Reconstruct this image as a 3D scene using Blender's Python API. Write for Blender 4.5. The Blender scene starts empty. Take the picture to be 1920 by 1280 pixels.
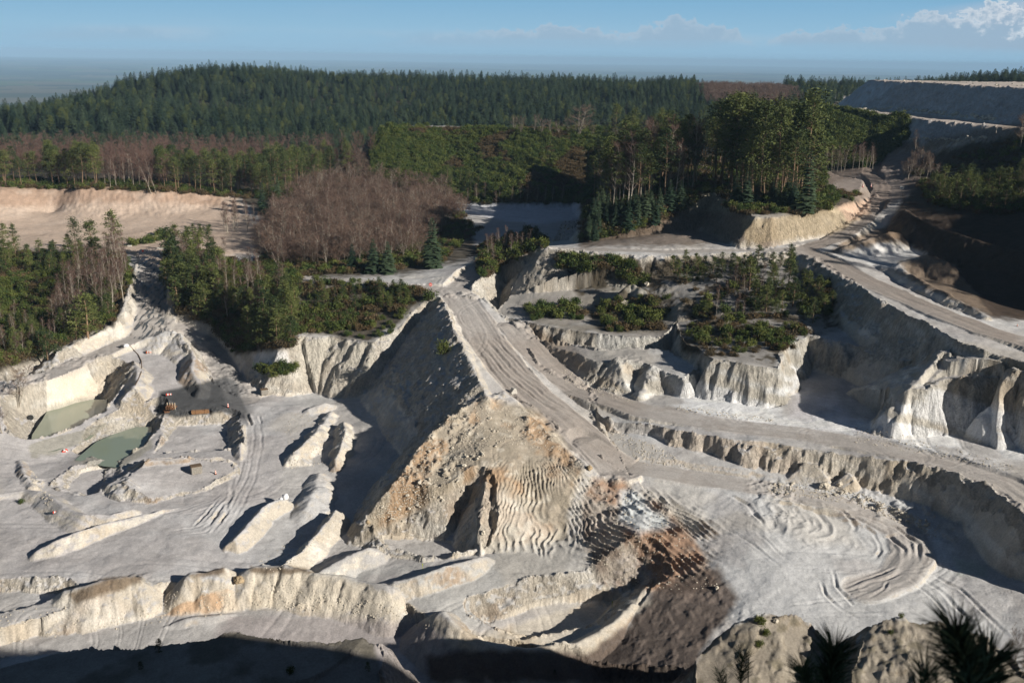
import bpy, bmesh, math, random, time
import numpy as np
from mathutils import Vector, Matrix
T0 = time.time()
sc = bpy.context.scene
COL = bpy.context.scene.collection

# ------------------------------------------------------------------ camera
H0 = 80.0
F = 1867.0                       # focal length in pixels of a 1920 wide frame (35 mm lens)
PITCH = math.atan((640 - 108) / F)
ROLL = math.radians(0.84)
cam_d = bpy.data.cameras.new("camera")
cam = bpy.data.objects.new("camera", cam_d)
COL.objects.link(cam)
cam_d.sensor_width = 36.0
cam_d.lens = 35.0
cam_d.clip_start = 0.1
cam_d.clip_end = 90000
cam.location = (0, 0, H0)
# horizon falls towards the right of the picture by ROLL
Mc = Matrix.Rotation(math.radians(90) - PITCH, 4, 'X') @ Matrix.Rotation(ROLL, 4, 'Z')
cam.rotation_euler = Mc.to_euler()
cam_d.dof.use_dof = True
cam_d.dof.focus_distance = 170
cam_d.dof.aperture_fstop = 6.5
sc.camera = cam
M3 = np.array(Mc.to_3x3())

# ------------------------------------------------------------------ world, sun, exposure
SUN_AZ = math.radians(-31)       # direction to the sun, measured from +X towards +Y
SUN_EL = math.radians(22.5)
world = bpy.data.worlds.new("World")
sc.world = world
world.use_nodes = True
wn, wl = world.node_tree.nodes, world.node_tree.links
wn.clear()
out = wn.new('ShaderNodeOutputWorld'); bg = wn.new('ShaderNodeBackground')
sky = wn.new('ShaderNodeTexSky'); sky.sky_type = 'NISHITA'; sky.sun_disc = False
sky.sun_elevation = SUN_EL
sky.sun_rotation = math.radians(90) - SUN_AZ
sky.altitude = 300; sky.air_density = 1.0; sky.dust_density = 0.25; sky.ozone_density = 2.2
bg.inputs['Strength'].default_value = 0.05
# cloud bank low over the horizon, mixed in by direction
tc = wn.new('ShaderNodeTexCoord')
sep = wn.new('ShaderNodeSeparateXYZ'); wl.new(tc.outputs['Generated'], sep.inputs[0])
def wmath(op, a, b=None, c=None, clamp=False):
    n = wn.new('ShaderNodeMath'); n.operation = op; n.use_clamp = clamp
    for i, v in enumerate((a, b, c)):
        if v is None: continue
        if isinstance(v, (int, float)): n.inputs[i].default_value = v
        else: wl.new(v, n.inputs[i])
    return n.outputs[0]
def wnoise(scale_vec, scale, detail, rough):
    mp = wn.new('ShaderNodeMapping'); mp.inputs['Scale'].default_value = scale_vec
    wl.new(tc.outputs['Generated'], mp.inputs[0])
    n = wn.new('ShaderNodeTexNoise'); n.inputs['Scale'].default_value = scale
    n.inputs['Detail'].default_value = detail; n.inputs['Roughness'].default_value = rough
    wl.new(mp.outputs[0], n.inputs['Vector']); return n.outputs[0]
def ramp(v, a, b):
    n = wn.new('ShaderNodeMapRange'); n.interpolation_type = 'SMOOTHSTEP'
    wl.new(v, n.inputs[0]); n.inputs[1].default_value = a; n.inputs[2].default_value = b
    return n.outputs[0]
X_, Z_ = sep.outputs['X'], sep.outputs['Z']
n1 = wnoise((1, 1, .6), 15.0, 7, 0.6)
n2 = wnoise((1, 1, 1.6), 75.0, 6, 0.62)
n3 = wnoise((1, 1, 7.0), 5.0, 5, 0.5)
right = ramp(X_, 0.30, 0.45)
# cumulus bank: flat base, bumpy top
top = wmath('ADD', 0.0175, wmath('MULTIPLY', wmath('SUBTRACT', wmath('ADD', wmath('MULTIPLY', n1, .72), wmath('MULTIPLY', n2, .30)), 0.405), wmath('ADD', 0.105, wmath('MULTIPLY', right, 0.05))))
top = wmath('ADD', top, wmath('MULTIPLY', right, .006))
base = wmath('SUBTRACT', wmath('ADD', 0.0195, wmath('MULTIPLY', n2, -.006)), wmath('MULTIPLY', right, .004))
side = ramp(X_, -0.10, 0.0)
dtop = wmath('SUBTRACT', top, Z_)
cm = wmath('MULTIPLY', wmath('MULTIPLY', ramp(dtop, 0.0, 0.0035), ramp(wmath('SUBTRACT', Z_, base), -0.006, 0.004)), side)
low = wmath('MULTIPLY', wmath('MULTIPLY', ramp(Z_, .004, .016), wmath('SUBTRACT', 1.0, ramp(Z_, .018, .026))), wmath('MULTIPLY', ramp(n3, .35, .6), .45))
veil = wmath('MULTIPLY', ramp(wmath('ADD', wmath('SUBTRACT', Z_, 0.030), wmath('MULTIPLY', wmath('SUBTRACT', n3, .5), .03)), 0.0, 0.010), wmath('MULTIPLY', ramp(X_, 0.30, 0.46), wmath('SUBTRACT', 0.75, ramp(wmath('SUBTRACT', Z_, wmath('MULTIPLY', X_, .13)), -0.008, 0.006))))
veil = wmath('MAXIMUM', veil, 0.0)
veil2 = wmath('MULTIPLY', wmath('MULTIPLY', ramp(n3, 0.5, 0.75), ramp(Z_, 0.0, 0.03)), 0.10)
litc = wmath('MULTIPLY', wmath('SUBTRACT', 1.0, ramp(dtop, 0.001, 0.012)), wmath('ADD', .25, wmath('MULTIPLY', right, .75)))
cc = wn.new('ShaderNodeMix'); cc.data_type = 'RGBA'
cc.inputs[6].default_value = (5.4, 7.3, 9.4, 1); cc.inputs[7].default_value = (12.2, 12.8, 13.4, 1)
wl.new(litc, cc.inputs[0])
m1 = wn.new('ShaderNodeMix'); m1.data_type = 'RGBA'
m1.inputs[7].default_value = (7.6, 8.6, 10.2, 1)
gr = wn.new('ShaderNodeValToRGB'); e = gr.color_ramp.elements
e[0].position = 0.0; e[0].color = (.26, .43, .58, 1); e[1].position = 1.0; e[1].color = (.10, .26, .55, 1)
x_ = e.new(.05); x_.color = (.255, .435, .585, 1); x_ = e.new(.14); x_.color = (.165, .355, .54, 1)
wl.new(wmath('MULTIPLY', Z_, 2.2, clamp=True), gr.inputs[0])
gv = wn.new('ShaderNodeVectorMath'); gv.operation = 'SCALE'; wl.new(gr.outputs[0], gv.inputs[0]); gv.inputs['Scale'].default_value = 19.0
m0 = wn.new('ShaderNodeMix'); m0.data_type = 'RGBA'
wl.new(wmath('SUBTRACT', 1.0, ramp(Z_, 0.07, 0.22)), m0.inputs[0]); wl.new(sky.outputs[0], m0.inputs[6]); wl.new(gv.outputs[0], m0.inputs[7])
wl.new(wmath('ADD', veil, veil2, clamp=True), m1.inputs[0]); wl.new(m0.outputs[2], m1.inputs[6])
cm = wmath('MAXIMUM', wmath('MULTIPLY', cm, wmath('ADD', .70, wmath('MULTIPLY', right, .15))), low)
m2 = wn.new('ShaderNodeMix'); m2.data_type = 'RGBA'
wl.new(cm, m2.inputs[0]); wl.new(m1.outputs[2], m2.inputs[6]); wl.new(cc.outputs[2], m2.inputs[7])
dk = wn.new('ShaderNodeVectorMath'); dk.operation = 'SCALE'; wl.new(m2.outputs[2], dk.inputs[0]); wl.new(wmath('SUBTRACT', 1.0, wmath('MULTIPLY', ramp(Z_, 0.08, 0.3), .52)), dk.inputs['Scale'])
wl.new(dk.outputs[0], bg.inputs[0]); wl.new(bg.outputs[0], out.inputs[0])

sl = bpy.data.lights.new("sun", 'SUN'); sl.energy = 5.0; sl.angle = math.radians(0.53)
sl.color = (1.0, 0.93, 0.82)
so = bpy.data.objects.new("sun", sl); COL.objects.link(so)
SD = Vector((math.cos(SUN_AZ) * math.cos(SUN_EL), math.sin(SUN_AZ) * math.cos(SUN_EL), math.sin(SUN_EL)))
so.rotation_euler = SD.to_track_quat('Z', 'Y').to_euler(); so.location = (200, -120, 300)
sc.view_settings.view_transform = 'Standard'; sc.view_settings.look = 'None'
sc.view_settings.exposure = 0.32; sc.view_settings.gamma = 1.0; sc.view_settings.use_curve_mapping = False
try:
    sc.cycles.use_denoising = True
    sc.cycles.max_bounces = 5; sc.cycles.diffuse_bounces = 3; sc.cycles.volume_bounces = 0
    sc.cycles.transparent_max_bounces = 8
except Exception: pass

# ------------------------------------------------------------------ helpers: picture <-> place, tags
def W(px, py, z):
    v = M3 @ np.array([(px - 960) / F, (640 - py) / F, -1.0])
    t = (z - H0) / v[2]
    return float(v[0] * t), float(v[1] * t)
def PX(x, y, z):
    P = np.stack([x, y, z - H0], -1) @ M3          # inverse rotation
    return 960 - P[..., 0] / P[..., 2] * F, 640 + P[..., 1] / P[..., 2] * F
def WP(pts): return np.array([[*W(a, b, c), c] for a, b, c in pts], float)

def tag(o, label=None, cat=None, group=None, kind=None):
    if label: o['label'] = label
    if cat: o['category'] = cat
    if group: o['group'] = group
    if kind: o['kind'] = kind
    return o
def mesh_np(name, V, Fa, mats=None, midx=None, smooth=False):
    """V (n,3) ; Fa (m,k) same-size faces"""
    me = bpy.data.meshes.new(name)
    V = np.asarray(V, np.float32); Fa = np.asarray(Fa, np.int32)
    k = Fa.shape[1]
    me.vertices.add(len(V)); me.vertices.foreach_set('co', V.ravel())
    me.loops.add(Fa.size); me.loops.foreach_set('vertex_index', Fa.ravel())
    me.polygons.add(len(Fa)); me.polygons.foreach_set('loop_start', np.arange(0, Fa.size, k, dtype=np.int32))
    me.polygons.foreach_set('loop_total', np.full(len(Fa), k, np.int32))
    if smooth: me.polygons.foreach_set('use_smooth', np.ones(len(Fa), bool))
    for m in (mats or []): me.materials.append(m)
    if midx is not None: me.polygons.foreach_set('material_index', np.asarray(midx, np.int32))
    me.update(); me.validate(verbose=False) if False else None
    return me
def link(name, me, parent=None):
    o = bpy.data.objects.new(name, me); COL.objects.link(o)
    if parent: o.parent = parent
    return o

# ------------------------------------------------------------------ noise
def _h(ix, iy, seed):
    n = (ix.astype(np.int64) * 374761393 + iy.astype(np.int64) * 668265263 + seed * 1442695041) & 0xffffffff
    n = ((n ^ (n >> 13)) * 1274126177) & 0xffffffff
    return ((n ^ (n >> 16)) & 0xffff).astype(np.float32) / 32767.5 - 1.0
def vn(x, y, seed=0):
    ix = np.floor(x); iy = np.floor(y); fx = (x - ix).astype(np.float32); fy = (y - iy).astype(np.float32)
    fx = fx * fx * fx * (fx * (fx * 6 - 15) + 10); fy = fy * fy * fy * (fy * (fy * 6 - 15) + 10)
    a = _h(ix, iy, seed); b = _h(ix + 1, iy, seed); c = _h(ix, iy + 1, seed); d = _h(ix + 1, iy + 1, seed)
    return (a + (b - a) * fx) + ((c + (d - c) * fx) - (a + (b - a) * fx)) * fy
def fbm(x, y, wl_, octv=4, seed=0, gain=0.5):
    s = 0; a = 1.0; t = 0
    for i in range(octv):
        ca, sa = math.cos(i * 1.1 + .3), math.sin(i * 1.1 + .3)
        s = s + a * vn((x * ca - y * sa) / wl_ + 13.7 * i, (x * sa + y * ca) / wl_ + 7.1 * i, seed + i); t += a
        wl_ *= 0.5; a *= gain
    return s / t
def ridged(x, y, wl_, octv=3, seed=0):
    s = 0; a = 1.0; t = 0
    for i in range(octv):
        s = s + a * (1 - 2 * np.abs(vn(x / wl_ + 3.1 * i, y / wl_ + 9.2 * i, seed + i))); t += a
        wl_ *= 0.5; a *= .5
    return s / t
def smooth(a, b, x):
    t = np.clip((x - a) / (b - a), 0, 1); return t * t * (3 - 2 * t)
def pdist(X, Y, P, closed=False):
    """distance to polyline P (n,3) -> d, z, arclength, signed side"""
    n = len(P); best = np.full(X.shape, 1e9, np.float32); z = np.zeros_like(best); S = np.zeros_like(best); sg = np.ones_like(best)
    acc = 0.0
    for i in range(n if closed else n - 1):
        a = P[i]; b = P[(i + 1) % n]; dx, dy = b[0] - a[0], b[1] - a[1]; L2 = dx * dx + dy * dy + 1e-9
        t = np.clip(((X - a[0]) * dx + (Y - a[1]) * dy) / L2, 0, 1)
        ex = X - a[0] - t * dx; ey = Y - a[1] - t * dy
        d = np.sqrt(ex * ex + ey * ey); m = d < best
        best = np.where(m, d, best); z = np.where(m, a[2] + t * (b[2] - a[2]), z); S = np.where(m, acc + t * math.sqrt(L2), S)
        sg = np.where(m, np.sign(dx * (Y - a[1]) - dy * (X - a[0])), sg)
        acc += math.sqrt(L2)
    return best, z, S, sg
def inside(X, Y, P):
    r = np.zeros(X.shape, bool); n = len(P)
    for i in range(n):
        a = P[i]; b = P[(i + 1) % n]
        if a[1] == b[1]: continue
        c = ((a[1] > Y) != (b[1] > Y)) & (X < (b[0] - a[0]) * (Y - a[1]) / (b[1] - a[1]) + a[0])
        r ^= c
    return r
class RBF:
    def __init__(s, P, lam=0.0):
        P = np.asarray(P, float); s.p = P[:, :2]; n = len(P)
        D = np.sqrt(((s.p[:, None] - s.p[None]) ** 2).sum(-1))
        A = np.zeros((n + 3, n + 3)); A[:n, :n] = D - lam * np.eye(n); A[:n, n] = 1; A[:n, n + 1:] = s.p * .01; A[n, :n] = 1; A[n + 1:, :n] = s.p.T * .01
        s.w = np.linalg.solve(A, np.concatenate([P[:, 2], [0, 0, 0]]))
    def __call__(s, X, Y):
        r = s.w[-3] + s.w[-2] * X * .01 + s.w[-1] * Y * .01
        for (px, py), w in zip(s.p, s.w): r = r + w * np.sqrt((X - px) ** 2 + (Y - py) ** 2)
        return r.astype(np.float32)
# ------------------------------------------------------------------ the land: control heights (picture x, picture y, height in m)
UPC = [(-250,700,9),(0,690,9),(110,655,9),(160,625,10),(215,605,11),(235,570,13),(262,500,18),(285,478,19.5),(320,478,19.5),(308,540,15),
 (330,590,13),(400,610,13),(440,640,11.5),(470,660,10.5),(530,655,11),(560,628,13),(640,632,13),(700,642,13),(745,620,14.5),(775,585,17.5),(812,558,20),
 (880,545,20.5),(930,485,24.5),(1000,462,29),(1040,466,29.5),(1150,478,30),(1250,480,30.5),(1400,472,31.5),(1500,474,32),(1545,485,31.7),(1600,525,30.5),
 (1650,560,29.5),(1700,590,29),(1740,605,28.8),(1800,640,28),(1870,665,27.3),(1960,690,27),
 # interior left
 (30,580,10.5),(-150,600,10),(110,560,13),(60,480,17.5),(200,480,18),(400,470,19),(470,490,18),(430,540,17.5),(520,520,19),(600,530,20),(650,560,18),(620,600,15),(740,540,20.5),
 (0,440,16),(200,440,16),(420,430,18),(100,400,17),(260,400,18.5),(380,390,20),(0,355,26),(150,352,26.5),(300,356,26),(420,362,24),(480,380,22),
 (500,440,19.5),(700,470,19),(600,400,21.5),(620,360,23),(850,500,20),(800,400,17),(900,480,20.5),
 (960,400,15.5),(1060,400,15.5),(1075,440,19),(1060,462,28.5),(850,385,15.5),(1000,385,15.5),(1150,400,17),
 (0,290,20),(300,290,20),(600,290,21),(800,300,20),(1100,300,19),
 # right plateau and road
 (1560,455,33),(1620,410,34),(1650,375,35.5),(1650,345,37),(1560,335,37),(1560,380,36.5),(1700,355,37.5),(1640,300,42),(1700,268,47),(1790,262,51),
 (1640,480,30.5),(1700,490,30.3),(1720,465,30.5),(1600,470,32),(1750,530,29),(1850,500,28),(1920,560,27),(2050,560,26),(1720,430,33),(1800,600,29),(1920,630,28),
 (1760,395,37),(1800,350,41),(1860,330,43),(1920,330,45),(1900,240,50),(1850,262,49),(2050,300,50),(2000,420,42),
 # knoll surroundings
 (1100,330,17),(1200,300,24),(1350,290,34),(1500,300,38),(1250,440,31),(1400,455,32),
 # far hill
 (430,138,60),(310,150,55),(0,216,34),(-250,250,30),(200,177,43.5),(640,157,50),(900,162,50),(1250,168,50),(300,205,35),(700,205,35),(1000,212,36),(1250,215,38),(1400,195,43),(1500,190,47),(1330,172,53),
 (1700,186,55),(1900,178,59),(2150,150,68),(2400,180,66)]
UPW = [(-457,889,3),(-451,1112,16),(-620,800,-10),(-300,1250,25),(-400,1700,0),(0,1750,-5),(400,1700,0),(800,1500,5),(-900,1200,0),(-900,500,5),(-500,300,8),(900,800,40),(700,400,60),(300,250,44),(250,180,34),(500,200,60),(135,152,26.5),(165,145,26.5),(200,150,29)]
LOWC = [(20,900,1),(20,1000,0),(150,1000,0),(300,1000,0),(420,930,0),(300,1080,-.5),(450,1060,-1),(480,860,1),(560,760,2),(400,760,2),(330,700,4.5),(300,650,6.5),
 (640,740,0.5),(640,920,-1),(700,1000,-1.5),(620,1060,-1.5),(200,870,0.2),(60,870,.1),(60,720,6),(200,655,7),(140,690,6.3),(0,760,5.5),(-200,760,5.5),(290,610,10),(400,640,6.5),
 (260,760,2.8),(300,740,3.2),(120,852,-.5),(185,832,-.2),(90,860,-.3),(430,700,3.2),(550,700,2.5),(-200,1000,0),(0,1100,-1),
 (800,1100,-.5),(900,1060,0),(1000,1090,0),(1060,1000,1),(1100,1150,-1),(1100,1230,-3),(1250,1200,0),(1250,1130,1.5),
 (1250,900,6.8),(1180,900,6.6),(1200,940,5.5),(1400,920,6.8),(1550,925,6.7),(1650,945,6.2),(1760,1000,5),(1840,1080,4),(1920,1130,3.5),(1700,1050,4),(1500,1000,5.2),(1400,1050,4.2),
 (1350,1000,4.5),(1500,1120,3.2),(1700,1180,2.8),(1400,1130,2.8),(1300,1100,2.4),(1950,1300,2),(1500,1270,1.5),(1120,840,8),(1100,760,10),(960,640,12),(1300,760,11),(1500,740,12),(1800,850,11)]
LOWW = [(-250,500,10),(250,400,10),(0,400,10),(-60,60,-8),(30,60,0),(120,90,8),(0,900,10)]
def surf(C, Wd=()): return RBF(np.vstack([WP(C)] + ([np.array(Wd, float)] if len(Wd) else [])))
UP = surf(UPC, UPW); LOW = surf(LOWC, LOWW)
P_POLY = WP(UPC[:37] + [(2300,760,26)])
P_POLY = np.vstack([P_POLY, [[500, 120, 40], [3000, 300, 40], [3000, 6000, -50], [-4000, 6000, -50], [-1500, 250, 5]]])

OPS = []
def layer(C, poly, slope, flute=0.0, fw=4.0, warp=1.0, extra=(), lip=0.0):
    OPS.append(('L', surf(C, extra) if C else None, WP(poly), slope, flute, fw, warp, lip))
def cut(C, poly, slope, flute=0.0, fw=3.0, warp=.6): OPS.append(('C', surf(C), WP(poly), slope, flute, fw, warp, 0))
def ridge(line, slope, w=0.5, amp=.25, flute=0.0, fw=3.0): OPS.append(('R', None, WP(line), slope, flute, fw, amp, w))
def road(line, w, cutS=.9, fillS=.7, rut=.1, name='road'): OPS.append(('D', None, WP(line), cutS, fillS, rut, name, w))

# mesa knoll of the pine grove, green mounds, spoil heap
KN = [(1100,425,32),(1200,402,36),(1290,377,39),(1335,362,41),(1370,384,40),(1420,408,39.3),(1500,403,39),(1580,390,38.3),(1625,377,37.7)]
layer(KN+[(1300,350,42),(1400,352,41.5),(1500,352,41)], KN+[(1640,362,37),(1560,345,37.5),(1500,330,38),(1350,312,38),(1200,320,33),(1100,350,24)], 1.35, .8, 5)
G1 = [(705,262,39),(722,246,45),(850,243,45),(1000,249,45),(1120,255,44),(1240,262,43)]
layer(None, G1+[(1240,246,44),(1120,240,45),(722,236,46)], .60, .8, 14, 2)
G2 = [(1440,232,55),(1500,226,56),(1545,226,55),(1600,238,53),(1655,258,49)]
layer(None, G2+[(1600,225,56),(1500,205,60)], .75, .8, 10, 1.5)
DU = WP([(1630,150,71),(1780,158,71),(1925,166,71)])
OPS.append(('L', None, np.vstack([DU, [[215, 330, 71], [420, 330, 72], [420, 520, 72]]]), .86, .7, 9, 1.0, 0))
OPS.append(('L', None, np.array([[150,520,57.5],[164,440,57.8],[175,384,58],[192,326,58.5],[420,326,60],[420,520,60]], float), .86, .7, 9, 1.0, 0))
# spur of rubble below the causeway
SP = [(905,745,14),(860,775,12.4),(820,805,10.8),(780,850,8.4),(740,900,6.2),(705,950,3.6),(688,985,1.8),(705,1012,0.4)]
layer(SP+[(1000,780,12.3),(1060,835,10.2),(1095,880,8.4),(980,850,9.3),(900,850,9.6),(830,850,8.4),(840,900,6.8),(910,890,7.9),(760,900,6.2),(760,960,3.4),(920,950,4.9),(1000,940,4.6),(930,1035,.4),(1050,1010,1.2),
  (1100,940,4.8),(1130,905,6.8),(1200,910,6.6),(1265,965,5.2),(1310,1030,3.4),(1345,1100,2.2),(1120,1090,.6),(1220,1110,1.4),(1200,1000,4.2),(800,1040,0)],
  SP+[(800,1050,-.2),(900,1040,.1),(1000,1035,.4),(1080,1050,.5),(1120,1100,.4),(1220,1118,1.3),(1345,1112,2),(1330,1060,2.8),(1290,1000,4.2),(1225,930,6),(1185,900,6.8),(1120,850,8.6),(1040,790,11.3),(960,738,13.6)], .85, .5, 3)
cut([(715,1012,-1.4),(830,1050,-1.6),(900,1035,-1.2),(800,1015,-1.6)], [(712,1008,-1.2),(760,1006,-1.4),(820,1012,-1.5),(892,1022,-1.2),(894,1040,-1.2),(830,1056,-1.6),(740,1036,-1.4)], 1.25, .9, 3)
cut([(850,1000,-.6),(888,985,0),(890,1015,-1)], [(838,1004,-.6),(868,985,-.2),(890,972,.4),(893,1020,-1),(850,1016,-1)], 1.7, .6, 2.5)
ridge([(916,888,7.7),(906,930,5.7),(900,975,3.8),(899,1010,1.9),(903,1036,.7)], 1.2, .4, .4)
# causeway
CW = [(812,556,20.2),(838,572,20.2),(852,588,19.8),(853,615,18.8),(862,650,17.3),(880,690,15.8),(900,725,14.5),(905,747,14)]
layer(CW+[(900,620,18.2),(940,690,15.4),(970,740,13.3),(1050,780,11.4),(1120,840,8.9),(1150,880,7.6),(1180,900,6.8),(1000,690,14),(930,600,18.3),(1080,760,11),(900,560,20)],
  CW+[(1000,785,12.1),(1070,835,9.6),(1130,885,7.5),(1180,905,6.6),(1160,850,8),(1120,790,10.5),(1100,740,11.3),(1040,690,13.2),(985,640,15.8),(935,590,18.6),(905,560,20)], .92, .5, 7)
ridge([(838,570,20.9),(850,588,20.6),(855,620,19.6),(868,655,18.1),(885,690,16.7),(905,728,15.2),(915,745,14.6)], .8, .8, .3)
# vegetated shelves of the middle slope
M1 = [(925,590,18),(985,604,18.4),(1060,618,18.5),(1125,628,18.5),(1180,633,18.5),(1240,632,18.5),(1268,605,20.3),(1290,645,20),(1340,676,20),(1400,686,20),(1450,688,20),(1472,650,21.3),(1510,626,21.5),(1570,643,20.8),(1640,657,20.3),(1692,655,20.5),(1722,632,23.5)]
layer(M1+[(1100,590,19),(1180,575,20),(1240,575,21),(1400,640,20.5),(1450,600,22),(1550,600,22.5),(1300,560,23.5),(1500,560,25),(1350,620,20.8),(1350,520,27),(1250,530,25.5),(1050,560,20.5)],
  M1+[(1745,602,28.3),(1690,585,28.4),(1600,500,30),(1450,480,30),(1200,490,29),(1040,520,25),(960,560,19)], 2.0, 1.3, 3.4)
ridge([(1150,560,22.5),(1185,530,25.5),(1210,545,24.5),(1225,565,22.5)], 1.3, 1.6, .5, .8)
ridge([(1290,560,25),(1320,556,25.5),(1350,580,24)], 1.0, 1.5, .5, .6)
M2 = [(975,640,16),(1005,662,15.6),(1050,682,15.6),(1100,690,15.6),(1150,676,16.8),(1200,678,16.8),(1235,690,16.6),(1262,700,16.4),(1285,712,16)]
layer(M2+[(1100,665,16.4),(1200,668,17),(1250,680,16.8)], M2+[(1310,690,17),(1250,655,17.4),(1120,655,17),(1000,630,17)], 1.9, 1.5, 4.2, 1.4)
ridge([(1160,668,18.2),(1150,690,16.6),(1140,715,14)], .9, 1.2, .5, .8)
ridge([(1225,684,17.4),(1215,705,15.6),(1205,730,13.6)], .9, 1.2, .5, .8)
ridge([(1010,640,17.4),(1040,655,16.8),(1075,690,14.6),(1090,708,13.4)], .9, 1.0, .6, 1)
ridge([(955,600,19),(985,622,18),(1010,655,16)], .9, 1.0, .6, 1)
# right hand buttresses
ridge([(1850,655,27.6),(1800,648,26.6),(1765,668,25),(1738,692,23.4),(1710,725,21.2),(1684,750,19.2),(1660,772,16.4),(1640,792,13.6)], (1.9, .62), .6, .5, 1.3, 2.6)
ridge([(1960,690,27),(1900,692,26),(1872,722,23.3),(1858,755,19.8),(1846,790,15.5),(1840,812,12.6)], (1.9, .7), .6, .5, 1.3, 2.6)
layer(None, [(1692,748,18.6),(1712,726,21),(1760,712,22),(1820,706,23),(1874,708,23.6),(1960,706,24.6),(2080,690,26),(1960,690,26.5),(1850,668,26.6),(1765,672,24.6)], 1.7, 1.9, 3.0, 1.5)
ridge([(1912,715,24),(1905,770,18.5),(1900,825,13)], 1.5, .6, .5, 1.0, 2.4)
ridge([(1745,700,22.4),(1752,745,18.6),(1748,790,14.6),(1745,815,12.8)], 1.5, .6, .4, 1.0, 2.4)
ridge([(1790,690,23.4),(1800,740,19.2),(1798,790,15),(1800,820,12.8)], 1.5, .6, .4, 1.0, 2.4)
ridge([(1700,735,20),(1706,775,16),(1700,805,13)], 1.5, .5, .4, 1.0, 2.4)
# bench
BC = [(1130,783,10.7),(1160,790,10.8),(1240,803,11.3),(1400,828,11.9),(1440,830,12),(1520,840,12),(1600,850,12),(1700,868,12),(1800,893,12),(1860,912,12),(1920,952,12),(2000,1015,12)]
layer(BC+[(1100,750,11.6),(1300,775,12),(1500,790,12.5),(1650,815,12.6),(1900,870,12.5),(1500,745,13.5)], BC+[(2200,1000,12),(2000,700,13),(1600,700,14),(1400,700,13),(1100,720,12)], 1.9, 1.2, 2.8)
ridge([(1480,905,7.6),(1500,880,9.5),(1520,862,11)], 1.0, .6, .4)
ridge([(1560,912,7.3),(1590,885,9.5)], 1.0, .6, .4)
# left basins, mounds and berms
ridge([(215,678,6.9),(243,673,7.2),(258,690,7.0),(257,712,6.4),(244,733,5.6)], .85, .8, .2, .3)
ridge([(150,640,8.6),(190,628,9),(238,645,8)], .8, .8, .3)
ridge([(140,690,7),(170,675,7.6),(205,670,7.4)], .7, 1.2, .5, .5)
ridge([(278,742,5.6),(293,736,5.8),(294,752,4.6),(280,772,3.2),(272,786,2.4)], .85, .7, .2)
ridge([(165,818,.4),(190,806,1.0),(215,795,1.6),(250,783,2.2),(275,776,2.6),(300,783,2.4)], .7, .8, .2)
ridge([(320,785,2.3),(363,779,2.7),(413,775,3),(432,780,3),(446,789,2.8),(447,806,2.6),(449,835,2.2),(452,855,1.6)], .85, .5, .15, .2)
ridge([(280,856,2.3),(363,856,2.2),(413,856,2),(435,864,1.4)], .8, .5, .15)
cut([(330,800,-.6),(400,800,-.6),(400,840,-.6),(300,840,.2)], [(330,800,-.6),(425,797,-.8),(432,850,-.8),(290,850,.2)], .8, .2)
PD = [(222,886,2.6),(232,868,2.8),(262,860,2.6),(340,858,2.4),(435,866,1.6),(440,885,1.1),(390,910,.8),(330,925,.5),(285,935,.9),(250,915,2),(228,898,2.7)]
layer(PD+[(330,890,1.5),(400,890,1.1)], PD, .72, .3, 3, .6)
ridge([(345,857,2.9),(285,860,3.1),(245,868,3.3),(228,880,3.3),(232,892,3.1),(255,908,2.4)], .75, .5, .15)
cut([(60,830,-.6),(180,880,-1.2),(150,930,-1)], [(150,885,-1),(205,872,-1.2),(195,905,-1.3),(165,930,-1.2),(130,915,-1)], .5, .2)
cut([(110,760,-2.8),(190,757,-2.8),(170,800,-2.8),(75,840,-2.8)], [(105,757,-2.8),(190,754,-2.8),(186,780,-2.8),(158,812,-2.8),(110,832,-2.8),(66,846,-2.8),(73,820,-2.8),(90,792,-2.8)], 1.15, .4, 4, .8)
cut([(155,851,-1.8),(212,822,-1.8),(275,809,-1.8),(220,867,-1.8)], [(153,853,-1.8),(187,833,-1.8),(212,822,-1.8),(253,809,-1.8),(277,808,-1.8),(270,828,-1.8),(250,852,-1.8),(220,869,-1.8),(200,866,-1.8)], .9, .3, 3, .5)
ridge([(38,862,1.0),(42,885,1.6),(60,905,1.6)], .8, .5, .3, .4)
ridge([(0,925,1.3),(45,915,1.6),(82,920,2.2),(118,948,2.2),(160,966,2),(205,966,1.8),(250,955,1)], .7, .8, .15, .2)
ridge([(335,952,.2),(300,957,.7),(240,971,1.4),(200,981,1.6),(150,996,1.8),(105,1013,1.6),(72,1030,.8)], .85, .3, .1)
ridge([(532,937,.8),(505,946,1.2),(488,955,1.3),(460,990,1.2),(440,1012,.9),(428,1023,.1)], .95, .5, .15)
ridge([(645,790,3.8),(648,806,3.8),(640,832,3.2),(631,858,2.2),(629,872,1.2)], 1.05, .3, .4, .7)
ridge([(622,772,2.8),(596,806,3.2),(572,828,3.2),(553,845,2.8),(538,866,1.2)], .85, .9, .6, .8)
ridge([(628,955,1.3),(615,975,1.4),(592,1003,1.1),(565,1036,.9),(530,1064,.6),(508,1075,.3)], 1.15, .3, .3, .4)
ridge([(600,890,.6),(590,920,.8),(575,950,.6)], .5, 1, .4, .3)
ridge([(600,1075,.3),(650,1045,.6),(690,1030,.8)], .6, .6, .5)
ridge([(365,655,8),(360,690,6.8),(372,720,4.8),(376,732,4)], .85, .6, .2, .2)
ridge([(300,622,10),(335,622,10),(362,648,8.4)], .6, 1.2, .3)
ridge([(217,600,12.2),(232,575,13.8),(245,545,16),(258,508,18.8),(268,484,20.6)], .9, .9, .3, .3)
ridge([(115,655,9.8),(150,638,10),(180,625,10.4),(212,606,11.4)], .8, .8, .3, .3)
ridge([(580,765,2.8),(610,755,3.2)], .6, .8, .2)
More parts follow.
